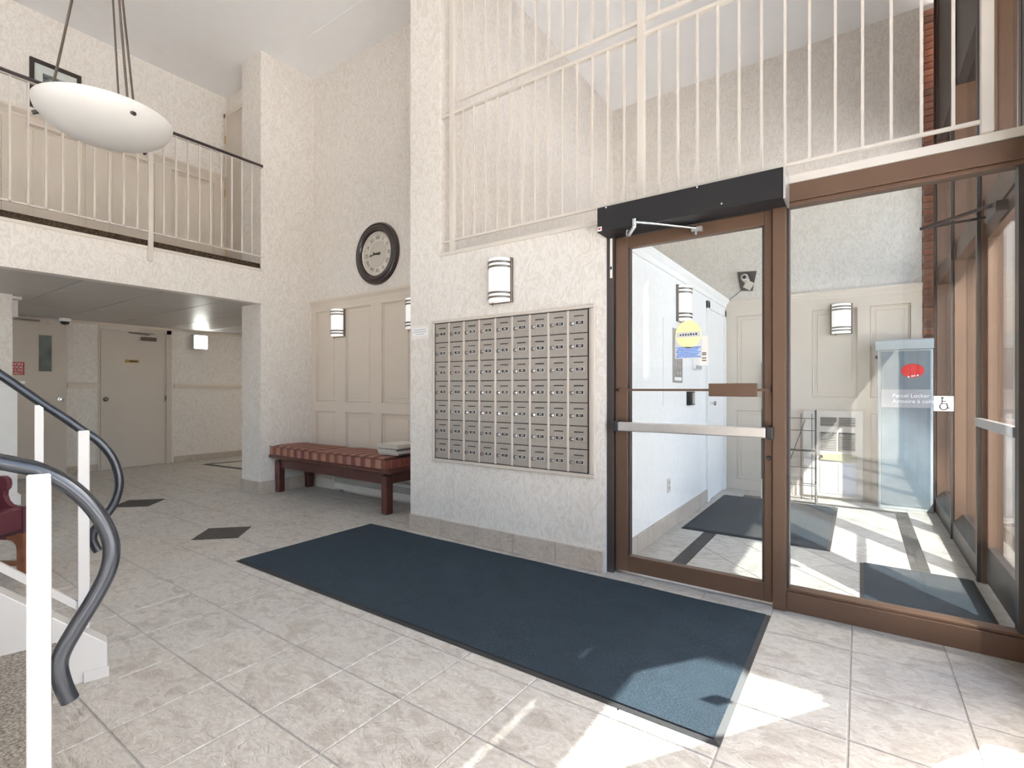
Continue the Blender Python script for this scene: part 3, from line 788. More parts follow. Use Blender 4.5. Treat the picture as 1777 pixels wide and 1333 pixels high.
def hand(name, ang, L, w, tail, yy):
    a = R(ang); d = (math.sin(a), math.cos(a)); n = (d[1], -d[0])
    pts = [(-tail, .0), (-tail, w * .9), (-tail + .03, w * .35), (0, w * .6), (L * .55, w * .3), (L * .68, w * 1.2), (L * .8, w * .25), (L, 0)]
    pts = pts + [(p, -q) for p, q in pts[-2:0:-1]]
    obj(name, MB().prism([(CK[0] + d[0] * p + n[0] * q, CK[2] + d[1] * p + n[1] * q) for p, q in pts], 'y', yy, yy - .003), 'dark_frame', ck)
hand('hour_hand', 282, .085, .012, .045, CK[1] - .017); hand('minute_hand', 264, .15, .010, .055, CK[1] - .021)
obj('hub', MB().lathe([(0, -.026), (.012, -.024), (.012, -.012)], CK, 'y', 16), 'dark_frame', ck, smooth=True)

# ------------------------------------------------------------------ bench, cushion, newspapers, heater
bn = thing('bench', (-4.67, 3.45, 0), 'low mahogany wooden bench in the alcove', 'bench')
for x in (-5.60, -3.745):
    for y in (3.285, 3.665):
        m = MB().box(x - .042, x + .042, y - .042, y + .042, 0, .37)
        obj('leg', m, 'mahogany', bn, bevel=.012)
for y in (3.27, 3.655): obj('apron', B(-5.58, -3.76, y, y + .025, .285, .40), 'mahogany', bn, bevel=.003)
for x in (-5.615, -3.755): obj('end_rail', B(x, x + .025, 3.29, 3.66, .285, .40), 'mahogany', bn, bevel=.003)
for a, b in ((-5.735, -4.683), (-4.677, -3.622)):
    obj('seat_board', MB().prism([(3.185, .405), (3.17, .418), (3.17, .432), (3.185, .448), (3.70, .448), (3.70, .405)], 'x', a, b), 'mahogany', bn, bevel=.004)
cu_ = thing('bench_cushion', (-4.655, 3.44, .449), 'red and tan plaid seat cushion lying on the bench', 'cushion')
def pillow(x0, x1, y0, y1, z0, z1, nx=30, ny=10):
    m = MB(); top = []; bot = []
    for j in range(ny + 1):
        for i in range(nx + 1):
            u, v = i / nx, j / ny
            e = min(1, min(u * nx, (1 - u) * nx, v * ny * .8, (1 - v) * ny * .8) / 1.0)
            wob = .006 * math.sin(u * 9 + v * 3) - .012 * math.exp(-((u - .47) / .05) ** 2)
            zt = z0 + (z1 - z0) * (.80 + .20 * math.sqrt(max(0, e))) + wob * e
            ins = .008 * (1 - e)
            m.v.append((x0 + (x1 - x0) * u, y0 + (y1 - y0) * v + .006 * math.sin(u * 14) * (v < .05), zt))
    n = len(m.v)
    for j in range(ny + 1):
        for i in range(nx + 1):
            u, v = i / nx, j / ny; m.v.append((x0 + (x1 - x0) * u, y0 + (y1 - y0) * v + .006 * math.sin(u * 14) * (v < .05), z0))
    W_ = nx + 1
    for j in range(ny):
        for i in range(nx):
            a = j * W_ + i; m.f.append((a, a + 1, a + 1 + W_, a + W_)); m.f.append((n + a, n + a + W_, n + a + 1 + W_, n + a + 1))
    for i in range(nx):
        m.f.append((i, n + i, n + i + 1, i + 1)); a = ny * W_ + i; m.f.append((a, a + 1, n + a + 1, n + a))
    for j in range(ny):
        a = j * W_; m.f.append((a, a + W_, n + a + W_, n + a)); a += nx; m.f.append((a, n + a, n + a + W_, a + W_))
    return m
co = obj('cover', pillow(-5.665, -3.66, 3.185, 3.69, .4485, .548), 'plaid_fabric', cu_, smooth=True)
obj('piping', MB().tube([(-5.665, 3.186, .540), (-5.0, 3.181, .538), (-4.7, 3.183, .532), (-4.3, 3.181, .540), (-3.66, 3.186, .540), (-3.657, 3.44, .541), (-3.66, 3.688, .540)], .005, 6), 'mahogany', co)
random.seed(11)
z = .557
for k in range(7):
    h = .0135 + .003 * (k % 2); dx = random.uniform(-.015, .02); dy = random.uniform(-.01, .015)
    dark = k in (0, 3)
    t = thing('newspaper', (-3.80 + dx, 3.50 + dy, z), ('%s folded newspaper, %s of the stack on the bench cushion' % ('dark printed' if dark else 'pale', ['bottom', 'second from bottom', 'third from bottom', 'middle', 'third from top', 'second from top', 'topmost'][k])), 'newspaper', 'newspapers stacked on the bench', rz=random.uniform(-.08, .08))
    obj('pages', B(-.155, .12, -.15, .15, 0, h - .003), 'newsprint', t, local=True, bevel=.002, seg=1)
    obj('cover', MB().box(-.157, .122, -.152, .152, h - .0025, h - .0005).box(.118, .124, -.15, .15, 0, h - .001), 'paper_dark' if dark else 'paper', t, local=True)
    z += h
ht = thing('baseboard_heater', (-4.4, 3.70, 0), 'long cream baseboard heater on the wall under the bench', 'heater')
obj('housing', MB().prism([(3.732, .03), (3.675, .03), (3.668, .04), (3.668, .105), (3.68, .112), (3.69, .112), (3.69, .17), (3.70, .20), (3.732, .21)], 'x', -5.10, -3.25), 'heater_enamel', ht)
obj('grille', B(-5.09, -3.26, 3.679, 3.691, .116, .165), 'heater_grey', ht)
for k in range(3): obj('slat', B(-5.09, -3.26, 3.676, 3.680, .121 + k * .016, .126 + k * .016), 'heater_enamel', ht)
obj('end_cap', B(-5.12, -5.10, 3.665, 3.732, .03, .212), 'heater_enamel', ht, bevel=.003)
obj('foot', MB().box(-5.05, -5.0, 3.69, 3.73, 0, .03).box(-3.4, -3.35, 3.69, 3.73, 0, .03), 'heater_grey', ht)

# small notice beside the mailboxes
sn = thing('wall_notice', (-3.05, MAILY, 1.68), 'small white notice with fine print left of the mailboxes', 'sign')
obj('plate', B(-3.150, -2.948, MAILY - .004, MAILY, 1.622, 1.742), 'paper', sn)
obj('print_panel', B(-3.135, -2.965, MAILY - .0055, MAILY - .004, 1.652, 1.722), 'sign_white', sn)
for k, (a, b) in enumerate(((-3.12, -2.98), (-3.125, -2.975), (-3.10, -3.0))):
    obj('print_line', B(a, b, MAILY - .0062, MAILY - .0055, 1.702 - k * .019, 1.707 - k * .019), 'sign_grey', sn)

# ------------------------------------------------------------------ mats
def floor_mat(x0, x1, y0, y1, label, edge=.022):
    t = thing('floor_mat', ((x0 + x1) / 2, (y0 + y1) / 2, .0015), label, 'mat', 'navy floor mats')
    m = MB(); nx, ny = max(4, int((x1 - x0) / .05)), max(4, int((y1 - y0) / .05))
    for j in range(ny + 1):
        for i in range(nx + 1):
            u, v = i / nx, j / ny; x = x0 + edge + (x1 - x0 - 2 * edge) * u; y = y0 + edge + (y1 - y0 - 2 * edge) * v
            m.v.append((x, y, .0115 + .0012 * math.sin(x * 9 + y * 4) * math.sin(y * 7)))
    W_ = nx + 1
    for j in range(ny):
        for i in range(nx): a = j * W_ + i; m.f.append((a, a + 1, a + 1 + W_, a + W_))
    obj('pile', m, 'mat_navy', t, smooth=True)
    obj('rubber_border', MB().add([(x0, y0, .0015), (x1, y0, .0015), (x1, y1, .0015), (x0, y1, .0015), (x0 + edge + .003, y0 + edge + .003, .0095), (x1 - edge - .003, y0 + edge + .003, .0095), (x1 - edge - .003, y1 - edge - .003, .0095), (x0 + edge + .003, y1 - edge - .003, .0095)],
        [(0, 1, 5, 4), (1, 2, 6, 5), (2, 3, 7, 6), (3, 0, 4, 7), (3, 2, 1, 0), (4, 5, 6, 7)]), 'rubber', t)
    return t
floor_mat(-3.585, -.385, 1.775, 2.962, 'long navy carpet mat on the lobby floor before the mailboxes')
floor_mat(-1.27, -.18, 4.385, 6.05, 'navy mat on the vestibule floor along the whitened wall')
floor_mat(.0, .585, 3.30, 4.23, 'navy mat on the vestibule floor behind the sidelight')

# ------------------------------------------------------------------ metal screen above the partition
sc_ = thing('metal_screen', (-1.1, PARTY, 2.31), 'cream painted metal bar screen above the mailboxes and entrance', 'railing')
SY = PARTY - .05
posts = [-2.715, -1.135, .47]
for x in posts: obj('post', B(x - .022, x + .022, SY - .02, SY + .02, 2.353 if x > -2 else 2.313, CEIL), 'cream_metal', sc_, bevel=.002, seg=1)
obj('rail', B(-2.83, .47, SY - .008, SY + .008, 2.402, 2.418), 'cream_metal', sc_)
obj('rail', B(-2.83, .47, SY - .014, SY + .014, 3.425, 3.445), 'cream_metal', sc_)
obj('rail', B(-2.70, .47, SY - .010, SY + .010, 3.515, 3.54), 'cream_metal', sc_)
barl = meshof('bar', B(-.0065, .0065, -.0065, .0065, 2.412, 3.43), 'cream_metal'); baru = meshof('bar', B(-.0065, .0065, -.0065, .0065, 3.53, CEIL), 'cream_metal')
for a, b in ((posts[0], posts[1]), (posts[1], posts[2])):
    for k in range(1, 14):
        x = a + (b - a) * k / 14
        if x > posts[2] - .02: continue
        for me in (barl, baru): inst('bar', me, Vector((x, SY, 0)) - Vector((-1.1, PARTY, 2.31)), sc_)

# ------------------------------------------------------------------ balcony railing
RX = -5.58
brl = thing('balcony_railing', (RX, 1.0, 2.6), 'cream balcony railing with slim balusters and dark handrail', 'railing')
bal = meshof('baluster', B(-.007, .007, -.007, .007, 2.70, 3.715), 'cream_metal')
k = 0
y = 2.943
while y > -3.5:
    if abs(y - 1.972) > .03: inst('baluster', bal, Vector((RX, y, 0)) - Vector((RX, 1.0, 2.6)), brl)
    y -= .1077
obj('bottom_rail', B(RX - .007, RX + .007, -3.5, 3.08, 2.70, 2.715), 'cream_metal', brl)
obj('handrail', MB().prism([(RX - .025, 3.715), (RX + .025, 3.715), (RX + .027, 3.735), (RX + .014, 3.748), (RX - .014, 3.748), (RX - .027, 3.735)], 'y', -3.5, 3.06), 'clock_wood', brl)
obj('handrail_plate', B(RX - .015, RX + .015, -3.5, 3.06, 3.708, 3.716), 'cream_metal', brl)
for y in (1.972, -.3, -2.4): obj('post', B(RX - .014, RX + .014, y - .02, y + .02, 2.43, 3.71), 'cream_metal', brl, bevel=.002, seg=1)
# door at the balcony end and picture
d4 = thing('door_3', (-6.5, 3.33, 2.61), 'tall plain beige door at the balcony end', 'door', kind='structure')
obj('leaf', B(-6.90, -6.10, 3.30, 3.33, 2.615, 4.80), 'door_paint', d4)
obj('casing', MB().box(-6.945, -6.90, 3.29, 3.33, 2.615, 4.85).box(-6.945, -6.06, 3.29, 3.33, 4.80, 4.85), 'panel_paint', d4)
for z in (2.95, 3.75, 4.45): obj('hinge', MB().lathe([(0, z), (.008, z), (.008, z + .1), (0, z + .1)], (-6.898, 3.285, 0), 'z', 8), 'brass', d4)
pc = thing('framed_picture', (-6.93, 1.6, 4.35), 'black framed monochrome street picture on the balcony wall', 'picture')
PX = -6.96
mb = MB()
for q in ((1.393, 1.805, 4.555, 4.593), (1.393, 1.805, 4.09, 4.128), (1.393, 1.428, 4.128, 4.555), (1.770, 1.805, 4.128, 4.555)): mb.box(PX, PX + .03, q[0], q[1], q[2], q[3])
obj('frame', mb, 'dark_frame', pc)
obj('mount', B(PX + .004, PX + .012, 1.428, 1.77, 4.128, 4.555), 'paper', pc)
obj('print', B(PX + .012, PX + .014, 1.495, 1.70, 4.21, 4.475), 'photo_grey', pc)
mb = MB(); random.seed(5)
for k in range(7):
    y = 1.505 + k * .027; mb.box(PX + .014, PX + .0145, y, y + .022, 4.215, 4.215 + random.uniform(.08, .2))
obj('print_houses', mb, 'sign_grey', pc)
obj('glass', B(PX + .016, PX + .018, 1.428, 1.77, 4.128, 4.555), 'clear_glass', pc)

# ------------------------------------------------------------------ pendant bowl lamp
R_, DC = .38, 3.43
s_, c_ = math.sin(YAW), math.cos(YAW)
PC = (-4.235, 1.235, 3.072)
pd = thing('pendant_lamp', (PC[0], PC[1], PC[2]), 'large frosted white bowl pendant lamp on bronze rods', 'pendant lamp')
prof = []
for k in range(13):
    a = R(90 * k / 12); prof.append((R_ * math.sin(a) if k else 0.0001, -.185 * math.cos(a)))
inner = [(r * .975, h + .006) for r, h in prof[::-1]]
obj('bowl', MB().lathe(prof + inner, PC, 'z', 64), 'frosted_glass', pd, smooth=True)
HUB = (PC[0], PC[1], 4.80)
ra = [R(a) for a in (-10, 110, 230)]
for a in (R(6), R(126), R(246)):
    pt = (PC[0] + .335 * math.cos(a), PC[1] + .335 * math.sin(a), PC[2] - .065)
    e = (PC[0] + .30 * math.cos(a), PC[1] + .30 * math.sin(a), PC[2] - .05)
    rd = obj('rod', MB().tube([e, (HUB[0] + .02 * math.cos(a), HUB[1] + .02 * math.sin(a), HUB[2])], .0075, 10), 'knob_metal', pd, smooth=True)
    o3 = (PC[0] + .375 * math.cos(a), PC[1] + .375 * math.sin(a), PC[2] - .085)
    obj('knob', MB().tube([e, pt, o3], .01, 10, [.006, .012, .013]), 'dark_frame', rd, smooth=True)
obj('power_cord', MB().tube([(PC[0] + .27, PC[1] - .01, PC[2] - .03), (HUB[0] + .016, HUB[1] - .012, HUB[2])], .006, 8), 'knob_metal', pd)
obj('hub', MB().lathe([(.0001, 4.76), (.035, 4.78), (.035, 4.83), (.012, 4.85), (.012, 5.06), (.07, 5.065), (.075, 5.09), (.0001, 5.09)], (PC[0], PC[1], 0), 'z', 24), 'knob_metal', pd, smooth=True)

# ------------------------------------------------------------------ corridor: doors, lamp, camera, column
d2 = thing('door_4', (BACKX, 3.05, 0), 'plain beige corridor door with name plate and closer', 'door', kind='structure')
DX = BACKX
obj('leaf', B(DX, DX + .022, 2.625, 3.475, .012, 2.085), 'door_paint', d2)
obj('casing', MB().box(DX, DX + .03, 3.482, 3.555, 0, 2.155).box(DX, DX + .03, 2.60, 3.555, 2.092, 2.155).box(DX, DX + .045, 3.475, 3.49, 0, 2.092), 'door_paint', d2, bevel=.003, seg=1)
obj('casing', B(DX, DX + .02, 2.598, 2.618, 0, 2.155), 'door_paint', d2)
obj('knob', MB().lathe([(.0001, .075), (.020, .072), (.027, .058), (.022, .042), (.012, .036), (.012, .028), (.032, .026), (.034, .022)], (DX, 2.685, 1.055), 'x', 20), 'knob_metal', d2, smooth=True)
npl = obj('name_plate', B(DX + .022, DX + .026, 2.925, 3.105, 1.61, 1.66), 'brass', d2)
obj('plate_print', MB().box(DX + .026, DX + .0265, 2.98, 3.08, 1.626, 1.644), 'dark_frame', npl)
cz = obj('closer', B(DX + .022, DX + .07, 3.13, 3.33, 1.965, 2.02), 'knob_metal', d2, bevel=.004)
obj('closer_arm', MB().bar((DX + .09, 3.22, 2.05), (DX + .06, 2.96, 2.07), .022, .012).bar((DX + .06, 2.96, 2.075), (DX + .04, 3.30, 2.075), .018, .01), 'knob_metal', cz)
obj('strike', B(DX + .022, DX + .05, 3.46, 3.475, 1.02, 1.10), 'knob_metal', d2)
d3 = thing('door_5', (BACKX, 1.9, 0), 'grey corridor door with narrow glass window and red sign', 'door', kind='structure')
obj('leaf', B(DX, DX + .03, 1.25, 2.235, .012, 2.14), 'door_paint', d3)
vw = obj('window_trim', MB().box(DX + .03, DX + .038, 1.925, 2.09, 1.43, 1.96), 'door_paint', d3, bevel=.003, seg=1)
obj('pane', B(DX + .036, DX + .041, 1.942, 2.074, 1.45, 1.945), 'vision_glass', vw)
obj('knob', MB().lathe([(.0001, .083), (.020, .080), (.027, .066), (.022, .050), (.012, .044), (.012, .036), (.032, .034), (.034, .030)], (DX, 2.172, 1.06), 'x', 20), 'chrome', d3, smooth=True)
obj('header_stop', B(DX, DX + .06, 1.25, 1.95, 2.125, 2.15), 'knob_metal', d3)
sg = thing('caution_sign', (DX + .03, 1.68, 1.48), 'red sign with white capitals on the grey corridor door', 'sign')
obj('plate', B(DX + .030, DX + .034, 1.555, 1.800, 1.395, 1.568), 'sign_red', sg)
for ln, z, sz in (('CAUTION', 1.537, .052), ('THE DOOR', 1.494, .042), ('MUST CLOSE', 1.455, .034), ('MANUALLY', 1.418, .038)):
    text('lettering', ln, sz, (DX + .0345, 1.785, z), '+x', 'sign_white', sg, align='RIGHT')
wl = thing('wall_lamp', (DX, 3.965, 2.0), 'lit square wall lamp on the corridor wall near the pier', 'wall lamp')
obj('back_plate', B(DX, DX + .02, 3.852, 4.078, 1.875, 2.125), 'brushed_aluminium', wl)
obj('diffuser', B(DX + .02, DX + .095, 3.866, 4.066, 1.888, 2.112), 'lit_diffuser', wl, bevel=.012)
obj('trim_bar', MB().box(DX + .02, DX + .10, 3.856, 4.076, 2.108, 2.122).box(DX + .02, DX + .10, 3.856, 4.076, 1.878, 1.890).box(DX + .02, DX + .10, 3.854, 3.864, 1.88, 2.12).box(DX + .02, DX + .10, 4.068, 4.078, 1.88, 2.12), 'brushed_aluminium', wl)
for nm, x, y in (('in the far corridor beyond the pier', -7.4, 5.2),):
    fl_ = thing('added_ceiling_lamp', (x, y, CORR), 'added round lit flush lamp on the corridor ceiling ' + nm, 'ceiling lamp')  # lamp hidden by the pier, added to lift the corridor's brightness
    obj('base', MB().lathe([(.0001, 0), (.16, 0), (.16, -.02), (.15, -.025)], (x, y, CORR), 'z', 28), 'brushed_aluminium', fl_, smooth=True)
    obj('shade', MB().lathe([(.148, -.022), (.14, -.05), (.09, -.075), (.0001, -.085)], (x, y, CORR), 'z', 28), 'added_lamp_glow', fl_, smooth=True)
dc = thing('dome_camera', (-9.1, 2.19, CORR), 'small white dome security camera on the corridor ceiling', 'camera')
obj('base', MB().lathe([(.0001, 0), (.065, 0), (.065, -.03), (.056, -.045)], (-9.1, 2.19, CORR), 'z', 24), 'white_paint', dc, smooth=True)
obj('dome', MB().lathe([(.052, -.04), (.05, -.06), (.036, -.082), (.0001, -.09)], (-9.1, 2.19, CORR), 'z', 24), 'black_plastic', dc, smooth=True)
ec = thing('conduit', (-9.2, 1.8, 2.15), 'thin cream conduit running along the corridor wall top', 'conduit')
obj('pipe', MB().tube([(-9.22, .5, 2.165), (-9.22, 2.0, 2.165), (-9.22, 2.12, 2.165)], .012, 8).tube([(-9.22, 2.03, 2.10), (-9.22, 2.03, 2.165)], .01, 8), 'panel_paint', ec, smooth=True)
ex = thing('emergency_sign', (-7.42, 1.37, 1.97), 'narrow white box hanging from the corridor ceiling by the column', 'sign box')
obj('body', B(-7.62, -7.41, 1.345, 1.398, 1.975, 2.155), 'white_paint', ex, bevel=.004)
obj('canopy', B(-7.58, -7.36, 1.30, 1.42, 2.16, CORR), 'white_paint', ex, bevel=.004)
colm = struct('wall_column', B(-7.75, -7.25, .85, 1.325, 0, CORR), 'wallpaper', 'papered column under the balcony with white base', 'column')
obj('pedestal', MB().box(-7.80, -7.20, .80, 1.352, 0, 1.235), 'white_paint', colm)
obj('cap', MB().box(-7.86, -7.14, .74, 1.40, 1.262, 1.285).box(-7.83, -7.17, .77, 1.375, 1.235, 1.262), 'white_paint', colm, bevel=.004)
obj('plinth', MB().box(-7.83, -7.17, .77, 1.375, 0, .11).box(-7.815, -7.185, .785, 1.362, .11, .125), 'white_paint', colm, bevel=.004)
pn = thing('waste_bin', (-6.55, 4.30, 0), 'dark slim bin mostly hidden behind the pier', 'bin')
obj('body', MB().lathe([(.0001, .0), (.10, .0), (.115, .62), (.108, .62), (.095, .03)], (-6.36, 3.50, 0), 'z', 20), 'operator_black', pn, smooth=True)
obj('rim', MB().lathe([(.117, .60), (.122, .61), (.122, .63), (.108, .63)], (-6.36, 3.50, 0), 'z', 20), 'dark_bronze', pn, smooth=True)

# ------------------------------------------------------------------ staircase and its two railings
A15 = R(15)
du = Vector((-math.sin(A15), -math.cos(A15), 0)); dwv = Vector((math.cos(A15), -math.sin(A15), 0))
PF = Vector((-2.66, .70, 0)); WID = 1.287
def S(a, w, z): p = PF + du * a + dwv * w; return (p.x, p.y, z)
stc = thing('staircase', tuple(PF), 'carpeted staircase with white side boards rising from the lobby', 'staircase')
SL = .925; TR, RI = .205, .19
def slab(pts, w0, w1, mat, name, **k):
    m = MB(); n = len(pts)
    m.add([S(a, w0, z) for a, z in pts] + [S(a, w1, z) for a, z in pts], [tuple(range(n)), tuple(range(2 * n - 1, n - 1, -1))] + [(i, n + i, n + (i + 1) % n, (i + 1) % n) for i in range(n)])
    return obj(name, m, mat, stc, **k)
NST = 8
prof = [(-.075, 0), (-.075, .137), (NST * TR, .137 + SL * (NST * TR + .075)), (NST * TR, 0)]
slab(prof, -.03, .05, 'white_metal', 'stringer', bevel=.003); slab(prof, WID - .05, WID + .03, 'white_metal', 'stringer', bevel=.003)
slab([(-.081, 0), (-.081, .042), (.0, .042), (.0, 0)], -.036, .056, 'white_metal', 'base_strip')
for k in range(NST):
    a = .095 + k * TR
    slab([(a, 0), (a, RI * (k + 1) - .03), (a - .02, RI * (k + 1) - .012), (a - .012, RI * (k + 1)), (a + TR + .012, RI * (k + 1)), (a + TR + .012, 0)], .05, WID - .05, 'stair_carpet', 'step')
prf = [(.75, 1.735), (.245, 1.258), (.135, 1.152), (.063, 1.087), (.010, 1.035), (-.046, .983), (-.088, .919), (-.111, .850), (-.116, .779), (-.098, .708), (-.063, .651), (-.034, .605), (-.028, .572), (-.034, .545), (-.046, .517)]
prn = [(.75, 1.68), (.30, 1.258), (.17, 1.135), (.085, 1.065), (.04, 1.045), (0, 1.028), (-.041, .996), (-.080, .947), (-.108, .892), (-.120, .840), (-.114, .789), (-.092, .736), (-.060, .677), (-.037, .630), (-.031, .598), (-.038, .556), (-.049, .520)]
def smoothpath(p, n=5):
    out = []
    for i in range(len(p) - 1):
        p0, p1, p2, p3 = p[max(i - 1, 0)], p[i], p[i + 1], p[min(i + 2, len(p) - 1)]
        for k in range(n):
            t = k / n
            out.append(tuple(.5 * (2 * p1[j] + (p2[j] - p0[j]) * t + (2 * p0[j] - 5 * p1[j] + 4 * p2[j] - p3[j]) * t * t + (3 * p1[j] - p0[j] - 3 * p2[j] + p3[j]) * t ** 3) for j in (0, 1)))
    return out + [p[-1]]
def railing(w, path, label, o=0.):
    t = thing('stair_railing', S(o, w, 0), label, 'railing', 'stair railings')
    obj('handrail', MB().tube([S(a + o, w, z) for a, z in smoothpath(path)], .0165, 16), 'rail_steel', t, smooth=True)
    base = lambda a: .137 + SL * (a + .075)
    obj('newel_post', MB().bar(S(o, w, base(o)), S(o, w, 1.022 if w > .5 else 1.03), .038, .038, up=du), 'white_metal', t, bevel=.003, seg=1)
    for k, a in enumerate((.135, .27, .41, .55)):
        zt = (1.15 if k == 0 else 1.15 + (a - .135) * .945) - (.012 if w < .5 else .03)
        obj('baluster', MB().bar(S(a + o, w, base(a) + .07), S(a + o, w, zt), .026, .026, up=du), 'white_metal', t)
    obj('bottom_rail', MB().bar(S(o, w, .287), S(.7 + o, w, .287 + .7 * .94), .018, .026), 'white_metal', t)
    obj('bracket', MB().bar(S(o, w, .595), S(o - .03, w, .60), .012), 'white_metal', t)
    return t
railing(0.0, prf, 'farther stair railing with dark steel handrail and white posts')
railing(WID, prn, 'nearest stair railing with thick white post and curled steel handrail', .066)

# maroon hall chair behind the stair
ch = thing('hall_chair', (-4.42, .86, 0), 'maroon carved wooden chair behind the stair railing', 'chair', rz=R(34.7))
arm_p = [(0, .272), (0, .442), (-.06, .444), (-.095, .456), (-.118, .48), (-.130, .515), (-.128, .545), (-.112, .56), (-.105, .59), (-.112, .622), (-.135, .64), (-.165, .642), (-.20, .63), (-.30, .64), (-.30, .236), (-.10, .229), (-.06, .236), (-.03, .245)]
for y in (.0, -.455):
    obj('side_panel', MB().prism([(x * 1.0, z) for x, z in arm_p], 'y', y, y + .035), 'maroon_vinyl', ch, local=True, bevel=.004)
obj('seat', MB().box(-.40, -.004, -.42, 0, .30, .44), 'maroon_vinyl', ch, local=True, bevel=.01)
obj('backrest', MB().box(-.45, -.40, -.455, .035, .23, .80), 'maroon_vinyl', ch, local=True, bevel=.012)
for y in (.0, -.455):
    obj('leg', MB().prism([(.003, .275), (.003, 0), (-.045, 0), (-.045, .16), (-.05, .20), (-.075, .225), (-.115, .235), (-.115, .25), (-.03, .275)], 'y', y - .004, y + .041), 'brown_wood', ch, local=True, bevel=.004)
    obj('leg', MB().box(-.44, -.395, y - .004, y + .041, 0, .26), 'brown_wood', ch, local=True, bevel=.004)
    obj('stretcher', MB().bar((-.05, y + .018, .075), (-.40, y + .018, .075), .022, .03), 'brown_wood', ch, local=True)

# ------------------------------------------------------------------ vestibule fittings
d5 = thing('door_6', (-1.35, 6.03, 0), 'pale side door in the whitened vestibule wall', 'door', kind='structure')
obj('casing', MB().box(-1.35, -1.325, 5.58, 5.66, 0, 2.15).box(-1.35, -1.325, 6.38, 6.46, 0, 2.15).box(-1.35, -1.325, 5.58, 6.46, 2.07, 2.15), 'white_paint', d5, bevel=.003, seg=1)
obj('leaf', B(-1.35, -1.342, 5.66, 6.38, .012, 2.07), 'white_paint', d5)
obj('knob', MB().lathe([(.0001, .07), (.022, .066), (.026, .05), (.012, .036), (.012, .01)], (-1.35, 5.74, 1.05), 'x', 16), 'chrome', d5, smooth=True)
ip = thing('intercom_panel', (-1.35, 4.53, 1.2), 'tall grey metal intercom panel on the whitened vestibule wall', 'intercom')
obj('plate', B(-1.35, -1.338, 4.40, 4.68, 1.26, 1.74), 'heater_grey', ip, bevel=.003, seg=1)
obj('backboard', B(-1.35, -1.345, 4.15, 4.83, 1.06, 1.80), 'white_paint', ip)
obj('speaker_grille', B(-1.338, -1.335, 4.45, 4.62, 1.60, 1.70), 'slot_dark', ip)
for r_ in range(4):
    for q in range(3): obj('button', B(-1.338, -1.333, 4.47 + q * .055, 4.505 + q * .055, 1.33 + r_ * .055, 1.365 + r_ * .055), 'brushed_aluminium', ip)
obj('screen', B(-1.338, -1.335, 4.44, 4.64, 1.28, 1.31), 'sign_white', ip)
cr = tag(obj('card_reader', MB().box(-1.35, -1.315, 4.84, 5.02, 1.05, 1.18), 'operator_black', bevel=.005), 'small black card reader below the intercom panel', 'card reader')
obj('face', B(-1.315, -1.311, 4.92, 5.00, 1.06, 1.17), 'brushed_aluminium', cr)
th_ = thing('thermostat', (-1.35, 5.19, 1.42), 'small grey thermostat box beside the vestibule side door', 'thermostat')
obj('body', B(-1.35, -1.32, 5.05, 5.30, 1.40, 1.50), 'white_paint', th_, bevel=.005); obj('grille', B(-1.32, -1.317, 5.07, 5.28, 1.405, 1.44), 'sign_grey', th_)
ol = thing('wall_outlet', (-1.35, 4.30, .37), 'white outlet plate low on the vestibule wall', 'outlet')
obj('plate', B(-1.35, -1.344, 4.262, 4.342, .315, .435), 'cream_metal', ol, bevel=.002, seg=1)
for z in (.345, .39): obj('socket', B(-1.344, -1.342, 4.285, 4.32, z, z + .025), 'sign_grey', ol)
sc2 = thing('security_camera', (-1.11, VY, 2.5), 'white security camera on a dark triangular wall bracket', 'camera')
obj('bracket', MB().prism([(-1.218, 2.62), (-1.008, 2.606), (-1.052, 2.377), (-1.179, 2.392)], 'y', VY - .03, VY), 'dark_bronze', sc2)
obj('body', MB().tube([(-1.115, VY - .03, 2.50), (-1.118, VY - .14, 2.525)], .042, 16, [.035, .042]), 'white_metal', sc2, smooth=True)
obj('lens', MB().tube([(-1.118, VY - .139, 2.525), (-1.1185, VY - .15, 2.5275)], .02, 14), 'black_plastic', sc2)
obj('tag_card', MB().bar((-1.11, VY - .06, 2.40), (-1.06, VY - .06, 2.48), .09, .004, up=(0, 1, 0)), 'cream_metal', sc2)
obj('cable', MB().tube([(-1.17, VY - .006, 2.40), (-1.25, VY - .006, 2.34), (-1.335, VY - .006, 2.285)], .006, 6), 'wire_grey', sc2)
ip2 = tag(obj('door_intercom', B(-.95, -.885, VY - .055, VY - .026, .95, 1.515), 'heater_grey', bevel=.004), 'slim grey metal panel on the rear panelling by the door edge', 'panel')
obj('label_strip', B(-.94, -.895, VY - .058, VY - .055, 1.35, 1.49), 'sign_white', ip2)

lk_ = thing('parcel_locker', (.37, 6.38, 0), 'grey blue parcel locker with red oval in the vestibule corner', 'locker')
LX0, LX1, LY0, LY1 = .150, .585, 6.32, 6.52
obj('body', B(LX0, LX1, LY0, LY1, 0, 1.60), 'locker_body', lk_, bevel=.006)
obj('top', MB().prism([(LY0 - .02, 1.60), (LY1, 1.60), (LY1, 1.70), (LY0 - .005, 1.70), (LY0 - .02, 1.69)], 'x', LX0 - .02, LX1 + .005), 'locker_body', lk_, bevel=.004)
fpn = obj('front_panel', B(LX0 + .03, LX1 - .02, LY0 - .008, LY0, .04, 1.58), 'locker_dark', lk_)
obj('text_band', B(LX0 + .03, LX1 - .02, LY0 - .011, LY0 - .008, 1.02, 1.20), 'sign_grey', fpn)
obj('oval', MB().prism([(.427 + .09 * math.cos(R(a)), 1.385 + .068 * math.sin(R(a))) for a in range(0, 360, 12)], 'y', LY0 - .012, LY0 - .008), 'locker_red', fpn)
mb = MB()
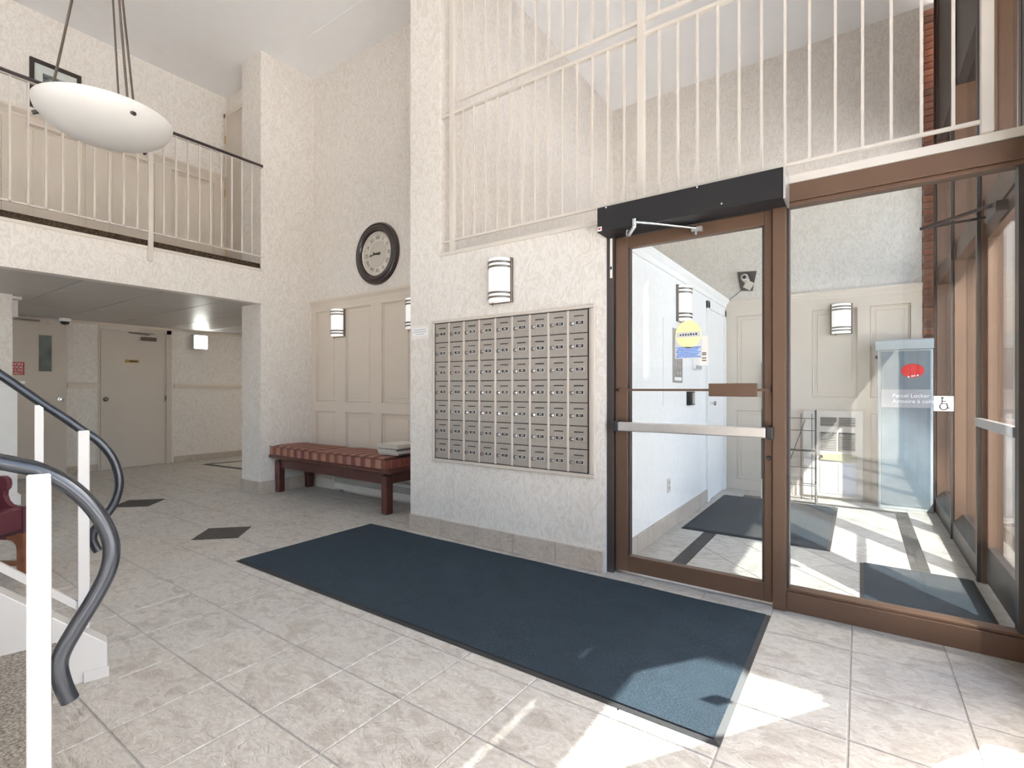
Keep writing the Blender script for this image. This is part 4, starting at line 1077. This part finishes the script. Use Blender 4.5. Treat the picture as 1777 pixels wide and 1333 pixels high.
for q, (x, z) in enumerate(((.39, 1.318), (.417, 1.325), (.435, 1.328), (.46, 1.332))): mb.box(x, x + .014, LY0 - .014, LY0 - .012, z, z + .014)
obj('oval_marks', mb, 'sign_white', fpn)
text('lettering', 'Parcel Locker', .052, (.268, LY0 - .0115, 1.137), '-y', 'sign_white', lk_, align='LEFT')
text('lettering', 'Armoire à colis', .052, (.268, LY0 - .0115, 1.082), '-y', 'sign_white', lk_, align='LEFT')
obj('lock', MB().lathe([(.0001, LX0 - .02), (.018, LX0 - .02), (.02, LX0)], (0, LY0 + .03, 1.53), 'x', 14), 'dark_bronze', lk_)
hu = thing('wall_heater', (-.19, 6.5, 0), 'cream wall heater cabinet with dark louvred grilles', 'heater')
obj('cabinet', B(-.52, .03, 6.46, VY - .026, .03, .97), 'cream_metal', hu, bevel=.005)
for x0, x1 in ((-.355, -.205), (-.185, -.04)):
    for z0, z1 in ((.80, .895), (.54, .735)):
        g = obj('grille', B(x0, x1, 6.452, 6.46, z0, z1), 'slot_dark', hu)
        n = int((z1 - z0) / .018)
        for k in range(n): obj('louvre', MB().prism([(6.444, z0 + .004 + k * .018), (6.452, z0 + .009 + k * .018), (6.452, z0 + .013 + k * .018)], 'x', x0, x1), 'heater_grey', g)
    obj('access_panel', B(x0 - .005, x1 + .005, 6.452, 6.46, .07, .40), 'poster_grey', hu)
obj('control_strip', B(-.36, -.02, 6.445, 6.46, .43, .505), 'olive_strip', hu)
obj('knob', MB().lathe([(.0001, 6.43), (.014, 6.43), (.016, 6.446)], (-.345, 0, .468), 'y', 14), 'black_plastic', hu, smooth=True)
rk = thing('wire_rack', (-.60, 6.25, 0), 'black wire display rack standing in the vestibule', 'rack')
RY = 6.22
for x in (-.80, -.64, -.52, -.42): obj('upright', MB().tube([(x, RY, .02), (x, RY, .94)], .004, 6), 'wire_black', rk)
obj('side_post', MB().tube([(-.385, RY, .0), (-.385, RY, .98)], .009, 8), 'wire_black', rk); obj('side_post', MB().tube([(-.90, RY, .0), (-.90, RY, .98)], .009, 8), 'wire_black', rk)
for z in (.03, .17, .19, .36, .76, .89): obj('cross_wire', MB().tube([(-.90, RY, z), (-.385, RY, z)], .004, 6), 'wire_black', rk)
obj('cross_wire', MB().bar((-.90, RY, .545), (-.385, RY, .545), .01, .02), 'wire_black', rk)
obj('brace', MB().tube([(-.70, RY, .2), (-.48, RY, .88)], .004, 6), 'wire_black', rk)
obj('foot', MB().tube([(-.385, RY, .20), (-.36, RY - .16, .005)], .007, 6), 'chrome', rk); obj('foot', MB().tube([(-.90, RY, .20), (-.88, RY - .16, .005)], .007, 6), 'chrome', rk)

texts_to_meshes()
